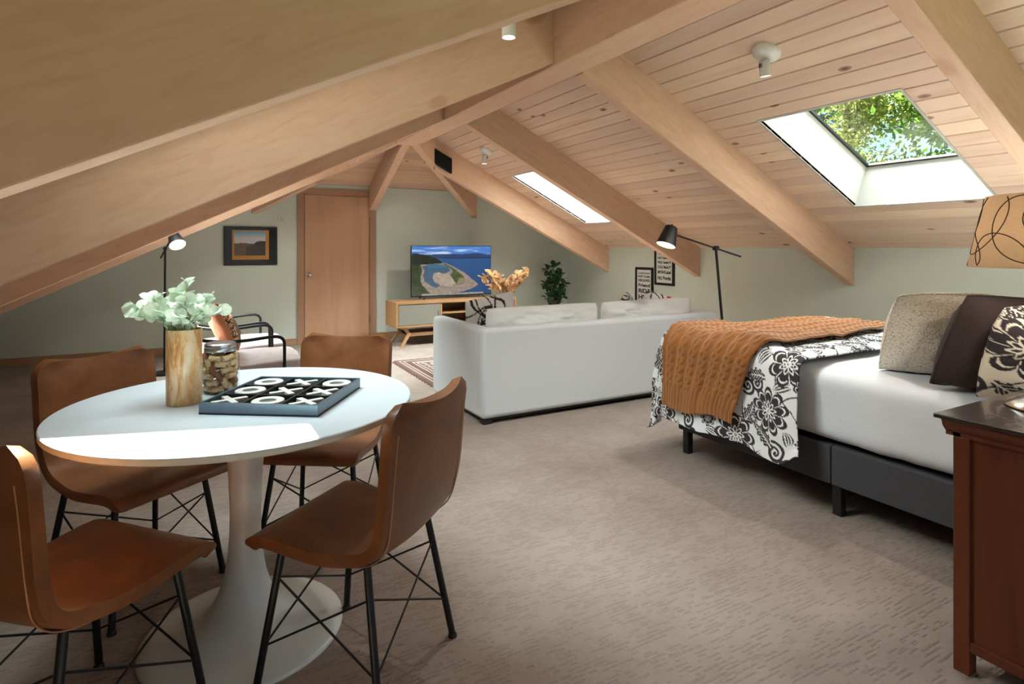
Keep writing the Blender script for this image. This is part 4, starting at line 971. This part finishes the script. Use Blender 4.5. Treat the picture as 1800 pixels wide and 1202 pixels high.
# printed floral cloth -------------------------------------------------
def floral(u, v, P=.53, warm=False):
    """dark leaf and flower print, u and v in metres"""
    ink = np.zeros(len(u), bool); wht = np.zeros(len(u), bool)
    def loc(cx, cy, rot):
        a = (u - cx + P / 2) % P - P / 2; b = (v - cy + P / 2) % P - P / 2; c, s = math.cos(rot), math.sin(rot)
        return a * c + b * s, -a * s + b * c
    def flower(cx, cy, s, n, rot=0.):
        nonlocal ink, wht
        x, y = loc(cx, cy, rot); r = np.hypot(x, y); th = np.arctan2(y, x)
        k = np.abs(np.cos(th * n / 2)); R = s * (.66 + .34 * k ** .8)
        out = r < R; ink |= out; wht &= ~out
        wht |= out & (np.abs(r / R - .80) < .04) & (k > .4)
        wht |= out & (k < .12) & (r > s * .35)
        R2 = s * .40 * (.8 + .2 * np.cos(th * n)); wht |= np.abs(r - R2) < s * .045
        wht |= (r < s * .26) & (np.cos(th * 9) * .5 + .5 < .45); wht |= np.abs(r - s * .10) < s * .035
    def leaf(cx, cy, L, W, rot, veins=True):
        nonlocal ink, wht
        x, y = loc(cx, cy, rot); y = y - .35 * x * x / L + .09 * L; tt = x / L + .5; ok = (tt > 0) & (tt < 1)
        ser = 1 + .16 * np.sign(np.sin(tt * 30)) * (veins)
        w = W * np.sin(PI * np.clip(tt, 0, 1)) ** .8 * (1.15 - .5 * tt) * ser; m = ok & (np.abs(y) < w); ink |= m; wht &= ~m
        wht |= m & (np.abs(y) < .0028 * (1.4 - tt))
        if veins: wht |= m & (((x - np.abs(y) * 1.1) / .017) % 1 < .22) & (np.abs(y) < .72 * w)
        else: wht |= m & (np.abs(np.abs(y) - .55 * w) < .0035)
    def scroll(cx, cy, s, rot, th=.0075, flip=1):
        nonlocal ink, wht
        x, y = loc(cx, cy, rot); y = y * flip; r = np.hypot(x, y); a = np.arctan2(y, x) % (2 * PI)
        for k in (0, 1):
            rr = s * (a + 2 * PI * k) / (4 * PI) * .9; m = (np.abs(r - rr) < th * (.55 + .5 * k * (1 - a / 7))) & (r < s) & (rr > s * .1); ink |= m
        ink |= r < s * .13
    def stem(cx, cy, L, rot, bend):
        nonlocal ink
        x, y = loc(cx, cy, rot); m = (np.abs(x) < L / 2) & (np.abs(y - bend * (1 - (2 * x / L) ** 2)) < .0032); ink |= m
    for a in ((.30, .30, .34, .6, .06), (.12, .42, .28, 2.2, -.05), (.46, .12, .3, -.8, .05), (.42, .50, .3, 1.2, .05), (.06, .14, .24, .2, .04)): stem(*a)
    scroll(.27, .19, .056, .4, .010); scroll(.53, .36, .050, 2.4, .010, -1); scroll(.03, .30, .046, -1.0, .010); scroll(.36, .57, .042, 3.4, .009, -1); scroll(.22, .0, .042, 1.6, .009); scroll(.16, .34, .036, 2.6, .008)
    leaf(.32, .27, .14, .036, 1.0); leaf(.15, .26, .10, .028, 2.5, False); leaf(.40, .36, .15, .037, -.5); leaf(.56, .15, .11, .028, 2.0, False)
    leaf(.12, .56, .15, .036, .3); leaf(.46, .585, .13, .032, -.3); leaf(.22, .30, .09, .025, -.7, False); leaf(.585, .30, .13, .033, 1.7); leaf(.24, .565, .09, .024, 1.2, False); leaf(.34, .13, .10, .026, .2, False); leaf(.03, .02, .13, .032, -.9); leaf(.43, .45, .09, .024, 1.4, False); leaf(.36, .50, .09, .024, 2.2, False)
    flower(.14, .13, .102, 7, .2); flower(.45, .22, .110, 9, .7); flower(.26, .43, .112, 8, .1); flower(.53, .50, .078, 6, .5); flower(.05, .47, .062, 8, .2); flower(.31, .05, .046, 8); flower(.585, .05, .050, 7); flower(.38, .33, .030, 7)
    base = lin(236, 226, 204) if warm else lin(234, 234, 236); c = np.tile(base, (len(u), 1)); dk = lin(52, 44, 46)
    c[ink] = dk; c[ink & wht] = base
    return c
M_floral = vcol('floral_cotton', .85, bump=.12)

X0, X1, YH, YE = 2.715, 4.305, 1.86, 2.80; ZT = MT + .035; RC = .06
def drape(a, b, W, L, lift=0.0, rip=1.0):
    """cloth coordinates a (across, 0..W on top) and b (along, 0..L on top) -> room"""
    sn = np.clip(-a, 0, None); sf = np.clip(a - W, 0, None); se = np.clip(b - L, 0, None)
    s_side = np.maximum(sn, sf); rho = np.hypot(s_side, se); phi = np.arctan2(se, s_side)
    rho = np.minimum(rho * (1 - .14 * np.sin(2 * phi) ** 2), .64)
    R = RC + lift; ang = np.clip(rho / R, 0, PI / 2); dn = R * (1 - np.cos(ang)) + np.clip(rho - R * PI / 2, 0, None); out = R * np.sin(ang)
    hang = np.clip(rho - R, 0, None)
    out = out + hang * (.06 + rip * (.06 * np.sin(b * 11 + 1.0) * np.cos(phi) + .05 * np.sin(a * 9 + 2) * np.sin(phi)) + .10 * np.sin(2 * phi) ** 2 * (.6 + .8 * np.sin(phi * 9)))
    sg = np.where(a < W / 2, -1.0, 1.0)
    x = X0 + np.clip(a, 0, W) + sg * out * np.cos(phi) * (rho > 0); y = YH + np.minimum(b, L) + out * np.sin(phi) * (rho > 0)
    return x, y, ZT + lift - dn
W, L = X1 - X0, YE - YH
na, nb = 740, 490
A, B = np.meshgrid(np.linspace(-.56, W + .5, na), np.linspace(-.0, L + .60, nb), indexing='ij')
x, y, z = drape(A, B, W, L)
edge = np.clip(B / .05, 0, 1); puff = .05 * fbm(A * 3.2, B * 3.2, 31, 3) + .02 * np.abs(np.sin(B * 6 + fbm(A * 2, B * 2, 8) * 5)) - .02
top = ((A > -.02) & (A < W + .02) & (B < L + .02)).astype(float)
z = z + puff * np.clip(1 - np.clip(-A, 0, 1) / .1, 0, 1) * np.clip(1 - np.clip(B - L, 0, 1) / .1, 0, 1) * (.3 + .7 * edge) + .012
x = x - np.clip(-A / .1, 0, 1) * puff * .5; y = y + .03 * (fbm(A * 4, A * 0, 3) - .5) * (1 - edge) - .06 * np.clip(-A, 0, 1) * (1 - np.clip(B / .3, 0, 1))
z = z - .012 * (1 - edge)
x = x - .035 * np.sin(np.clip(-A / .5, 0, 1) * PI) * np.exp(-((B - .12) / .12) ** 2)
z = z + .07 * np.clip(-A - .40, 0, 1) / .16 * np.exp(-(B / .05) ** 2)
hemw = .05 * (fbm(B * 5, B * 0 + 2, 12) - .5) * np.clip(-A / .5, 0, 1); z = z + hemw
z = np.maximum(z, .02)
me = grid_mesh('cover', np.stack([x, y, z], -1), floral(A.ravel() * .92 + .21, B.ravel() * .92 + .08)); me.materials.append(M_floral)
dv = thing('duvet', 'white duvet with black floral print draped over the foot of the bed', 'duvet', (0, 0, 0))
o = bpy.data.objects.new('cover', me); COL.objects.link(o); o.parent = dv
so = o.modifiers.new('thick', 'SOLIDIFY'); so.thickness = .008; so.offset = -1

# knitted throw
na, nb = 420, 230
A, B = np.meshgrid(np.linspace(-.47, 1.22, na), np.linspace(0, 1, nb), indexing='ij')
hang = np.clip(-A / .42, 0, 1); farn = np.clip((A - .25) / .95, 0, 1)
lo = .20 + .17 * hang ** .8 + .04 * farn; hi = .905 - .0 * hang - .22 * farn
bb = lo + (hi - lo) * B
x, y, z = drape(A, bb, W, L, .018, .35)
x2 = np.clip(A, -.05, W)
puffA = .05 * fbm(A * 3.2, bb * 3.2, 31, 3) + .02 * np.abs(np.sin(bb * 6 + fbm(A * 2, bb * 2, 8) * 5)) - .02
z = z + (puffA + .016) * np.clip(1 - np.clip(-A, 0, 1) / .1, 0, 1); x = x - np.clip(-A / .1, 0, 1) * (np.abs(puffA) * .5 + .008)
fold = .020 * np.sin(B * 13 + 2 * fbm(A * 2, B * 3, 41)) * (.12 + .88 * hang) * (.2 + .8 * np.sin(np.clip(B, 0, 1) * PI)) + .012 * fbm(A * 4, B * 5, 44) * (1 - hang)
wv = B * (hi - lo); cw = .085; ph = (B * .62 / cw) % 1.0; cx = ph - .5
cable = np.maximum(np.exp(-((cx - .20 * np.sin(A * 62)) / .11) ** 2), np.exp(-((cx + .20 * np.sin(A * 62)) / .11) ** 2)); gro = np.exp(-((np.abs(cx) - .44) / .06) ** 2)
rib = .5 + .5 * np.sin(B * .62 * 2 * PI / .028); hem = np.clip((-A - .33) / .02, 0, 1)
disp = (cable * .011 - gro * .005) * (1 - hem) + rib * .008 * hem + .0012 * np.sin(A * 700) * np.sin(B * 600)
h_side = np.clip(-A / .1, 0, 1); z = z + (disp + fold) * (1 - h_side) + .004; x = x - (disp + np.abs(fold) * .9) * h_side
z = z - .10 * np.clip(B - .72, 0, 1) * hang * (1) + .02 * np.sin(B * 7) * hang
me = grid_mesh('knit', np.stack([x, y, z], -1))
tk = NT('rust_cable_knit'); _v = tk.coord(); _n = tk.noise(_v, 260, 3); _b = tk.noise(_v, 9, 3)
tk.col(tk.mix(tk.math('MULTIPLY', _n, .55), tk.ramp(_b, [(0.3, C(156, 94, 34)), (0.7, C(174, 110, 44))]), C(114, 64, 20))); tk.set(Roughness=.95); tk.p.inputs['Sheen Weight'].default_value = .4; tk.bump(_n, .5, .004)
me.materials.append(tk.m); th = thing('throw_blanket', 'rust orange cable knit throw lying across the foot of the bed', 'blanket', (0, 0, 0))
o = bpy.data.objects.new('knit', me); COL.objects.link(o); o.parent = th
so = o.modifiers.new('thick', 'SOLIDIFY'); so.thickness = .010; so.offset = 1

# bed pillows
def knit_mat():
    t = NT('cream_moss_knit'); v = t.coord(); w = t.node('ShaderNodeTexVoronoi'); w.inputs['Scale'].default_value = 120; t.link(v, w.inputs['Vector'])
    t.col(t.ramp(w.outputs['Distance'], [(0.0, C(240, 232, 218)), (0.55, C(228, 216, 198)), (0.9, C(198, 184, 164))])); t.set(Roughness=.95)
    b = t.math('SUBTRACT', 1.0, w.outputs['Distance']); t.bump(b, .8, .006); return t.m
M_knit = knit_mat(); M_brown = plain('dark_brown_linen', C(58, 44, 42), .9, var=.18, nscale=70, bump=.3)
BZ = MT + .004
kp = pillow('bed_pillow', 'cream moss knit pillow, frontmost on the bed', .48, .42, .33, (3.14, 1.53, BZ), -.50, .36, .0, M_knit, None, 40, pinch=.0, seed=31, group='bed pillows', power=.72, sink=.02, rnd_=.06)
pillow('bed_pillow', 'dark brown linen pillow between the cream knit pillow and the floral sham', .45, .43, .30, (2.965, 1.235, BZ), -.50, .40, .08, M_brown, None, 34, pinch=.0, seed=32, group='bed pillows', power=.72, sink=.02, rnd_=.03)
pillow('bed_pillow', 'cream floral pillow sham behind the bedside lamp', .60, .42, .29, (2.97, 1.0, BZ), -.55, .36, 0, M_floral, lambda a, b: floral(a * .9 + .12, b * .9 + .16, warm=True), 150, pinch=.0, seed=33, group='bed pillows', power=.7, sink=.02, rnd_=.05)
pillow('bed_pillow', 'plain white pillow standing behind the floral sham', .66, .46, .2, (3.16, .84, BZ), -.1, .24, 0, M_cush, None, 26, pinch=.03, seed=34, group='bed pillows', power=.42)
pillow('bed_pillow', 'plain white pillow on the far half of the bed beside the low wall', .62, .42, .2, (3.86, 1.12, BZ), .05, .35, 0, M_cush, None, 26, pinch=.03, seed=35, group='bed pillows', power=.42)

# ------------------------------------------------------------------ nightstand and table lamp
M_cherry = wood('cherry_veneer', C(104, 52, 32), C(82, 38, 23), C(120, 64, 40), axis=2, rough=.38, freq=1.2, bump=.03)
M_cherryh = wood('cherry_veneer_flat', C(104, 52, 32), C(82, 38, 23), C(120, 64, 40), axis=1, rough=.38, freq=1.2, bump=.03)
M_top = plain('dark_polished_top', C(58, 46, 44), .22, var=.15, nscale=14, coat=.3)
NX0, NX1, NY0, NY1, NZ = 2.09, 2.64, .46, .94, .792
t = thing('nightstand', 'cherry wood nightstand beside the bed', 'nightstand', ((NX0 + NX1) / 2, (NY0 + NY1) / 2, 0))
hx, hy = (NX1 - NX0) / 2, (NY1 - NY0) / 2
MB().box(-hx - .035, hx + .035, -hy - .02, hy + .04, NZ - .014, NZ).build('top', M_top, t, bevel=.003)
MB().prism([(0, 0), (0, .012), (.010, .02), (.022, .034), (.024, .044), (.03, .05)][::1] + [(-.02, .05), (-.02, 0)], lambda a, b, c: (-hx - a, c, NZ - .066 + b), -hy, hy + .02).prism([(0, 0), (0, .012), (.010, .02), (.022, .034), (.024, .044), (.03, .05), (-.02, .05), (-.02, 0)], lambda a, b, c: (c, hy + a, NZ - .066 + b), -hx, hx).build('cornice', M_cherryh, t, 30)
for sx in (-1, 1):
    for sy in (-1, 1): MB().box(sx * (hx - .022) - .022, sx * (hx - .022) + .022, sy * (hy - .022) - .022, sy * (hy - .022) + .022, 0, NZ - .066).build('leg', M_cherry, t, bevel=.002)
for sx in (-1, 1):
    MB().box(sx * (hx - .018) - .006, sx * (hx - .018) + .006, -hy + .044, hy - .044, .105, NZ - .066).build('side_panel', M_cherry, t)
    MB().box(sx * (hx - .013) - .012, sx * (hx - .013) + .012, -hy + .044, hy - .044, .075, .105).build('bottom_rail', M_cherryh, t, bevel=.002)
MB().box(-hx + .044, hx - .044, -hy + .01, -hy + .02, .08, NZ - .066).build('back_panel', M_cherry, t)
for i in range(3):
    z0 = .11 + i * .203
    d = MB().box(-hx + .046, hx - .046, hy - .03, hy - .008, z0, z0 + .195).build('drawer', M_cherryh, t, bevel=.003)
    MB().lathe([(0, .028), (.014, .026), (.016, .018), (.007, .008), (.007, 0)], 16, Matrix.Translation((0, hy - .008, z0 + .1)) @ Matrix.Rotation(-PI / 2, 4, 'X')).build('knob', M_lid, d, 40)
LX, LY = 2.445, .80
t = thing('table_lamp', 'table lamp with beige swirl patterned shade and domed nickel base on the nightstand', 'lamp', (LX, LY, NZ))
M_nickel = plain('brushed_nickel', C(200, 190, 176), .22, 1.0, var=.04)
MB().lathe([(0, 0), (.135, 0), (.138, .004), (.13, .012), (.10, .030), (.06, .048), (.025, .062), (.014, .09), (.012, .18), (.02, .22), (.03, .26), (.02, .30), (.010, .33), (.010, .46), (0, .46)], 48).build('base', M_nickel, t, 60)
Z0, Z1, R0, R1 = .455, .690, .235, .187
def shade_mat():
    t = NT('beige_linen_shade'); v = t.coord(); n = t.noise(t.mapping(v, scale=(1, 1, 6)), 90, 3)
    c = t.ramp(n, [(0.3, C(206, 184, 156)), (0.7, C(220, 200, 174))]); t.col(c); t.set(Roughness=.9)
    tl = t.node('ShaderNodeBsdfTranslucent'); t.link(c, tl.inputs[0]); mx = t.node('ShaderNodeMixShader'); mx.inputs[0].default_value = .35
    t.link(t.p.outputs[0], mx.inputs[1]); t.link(tl.outputs[0], mx.inputs[2]); t.link(mx.outputs[0], t.n['Material Output'].inputs[0]); return t.m
sh = MB().lathe([(R0, Z0), (R1, Z1), (R1 - .003, Z1), (R0 - .003, Z0), (R0, Z0)], 64, close=True).build('lamp_shade', shade_mat(), t, 40)
M_swirl = plain('swirl_embroidery', C(84, 66, 50), .8)
for k in range(16):
    a0 = k * 2 * PI / 16; cz = Z0 + .03 + .17 * ((k * 7) % 16) / 15; ra = .42 + .15 * ((k * 5) % 7) / 6; rz = .055 + .05 * ((k * 3) % 5) / 4; tilt = .18 * math.sin(k * 2.3); pts = []
    for i in range(0, 49):
        f = 2 * PI * i / 48; zz = cz + rz * math.sin(f) + tilt * .25 * math.cos(f)
        if zz < Z0 + .004 or zz > Z1 - .004:
            if len(pts) > 2: MB().tube(pts, .0017, 5).build('swirl', M_swirl, sh, 60)
            pts = []; continue
        r = R0 + (R1 - R0) * (zz - Z0) / (Z1 - Z0) + .0005; an = a0 + ra * math.cos(f); pts.append((r * math.cos(an), r * math.sin(an), zz))
    if len(pts) > 2: MB().tube(pts, .0017, 5).build('swirl', M_swirl, sh, 60)
ld = bpy.data.lights.new('lamp_bulb', 'POINT'); ld.energy = 4.5; ld.shadow_soft_size = .04; ld.color = (1.0, .95, .88)
lo = bpy.data.objects.new('lamp_bulb', ld); COL.objects.link(lo); lo.parent = t; lo.location = (0, 0, .56)
MB().tube([(-R1 + .002, 0, Z1 - .01), (R1 - .002, 0, Z1 - .01)], .0025, 6).tube([(0, -R1 + .002, Z1 - .01), (0, R1 - .002, Z1 - .01)], .0025, 6).build('spider', M_nickel, t, 60)

# ------------------------------------------------------------------ trees outside the skylights
M_lawn = plain('lawn', C(74, 96, 48), .95, var=.3, nscale=2)
tag(MB().box(-45, 60, -40, 60, -3.3, -3.0).build('ground', M_lawn), 'grass ground around the house outside', 'lawn', kind='structure')
M_bark = plain('bark', C(92, 74, 58), .9, var=.3, nscale=9, bump=.5)
def tree(label, loc, H, R, seed, n=5200, tone=0, zlo=.25, ls=.11):
    r = np.random.default_rng(seed); t = thing('tree', label, 'tree', loc, 0, 'trees seen through the skylights')
    rr = random.Random(seed); tr = MB(); tr.tube([(0, 0, 0), (.1, .05, H * .5), (.0, .1, H * .97)], [.24, .15, .03], 8)
    cl = []
    for k in range(26):
        z = H * (zlo + (1 - zlo) * k / 25); a = rr.uniform(0, 2 * PI); q = R * (1.05 - .75 * (k / 25) ** 1.5) * rr.uniform(.5, 1); e = Vector((q * math.cos(a), q * math.sin(a), z + .2 * q))
        tr.tube([(0, .05, z - .1 * H * .3), e * .5 + Vector((0, 0, z * .5)), e], [.05, .03, .012], 5); cl.append((e, q)); cl.append((e * .55 + Vector((0, 0, z * .45)), q))
    tr.build('trunk', M_bark, t, 60)
    C0 = np.array([c[0][:] for c in cl])[r.integers(0, len(cl), n)]; p = C0 + r.normal(0, R * .17, (n, 3)) * [1, 1, .7]
    d = r.normal(size=(n, 3)); d /= np.linalg.norm(d, axis=1)[:, None]; e = np.cross(d, r.normal(size=(n, 3))); e /= np.linalg.norm(e, axis=1)[:, None]; s = r.uniform(.6, 1.3, (n, 1)) * ls
    V = np.stack([p - d * s, p + e * s * .45, p + d * s, p - e * s * .45], 1).reshape(-1, 3)
    me = bpy.data.meshes.new('foliage'); me.from_pydata(V.tolist(), [], np.arange(4 * n).reshape(n, 4).tolist()); me.update()
    tones = ((C(66, 104, 44), C(120, 152, 70)), (C(120, 132, 60), C(186, 180, 104)), (C(50, 84, 46), C(92, 128, 64)))[tone]
    finish('foliage', me, leaf_mat('tree_leaf_%d' % seed, *tones, trans=.35), t)
tree('dense green tree with a thick trunk outside the large skylight', (15.5, 6.2, -3.0), 12.5, 3.0, 51, 24000, 0, ls=.10)
tree('pale olive conifer outside the large skylight', (13.2, 8.0, -3.0), 8.9, 1.8, 52, 12000, 1, ls=.06)
tree('dark green tree farther off behind the olive conifer', (21.5, 14.5, -3.0), 13.5, 3.6, 53, 18000, 2, ls=.10)
tree('tall green tree outside beyond the bed', (22.0, 3.2, -3.0), 15.0, 3.6, 54, 20000, 2, ls=.10)
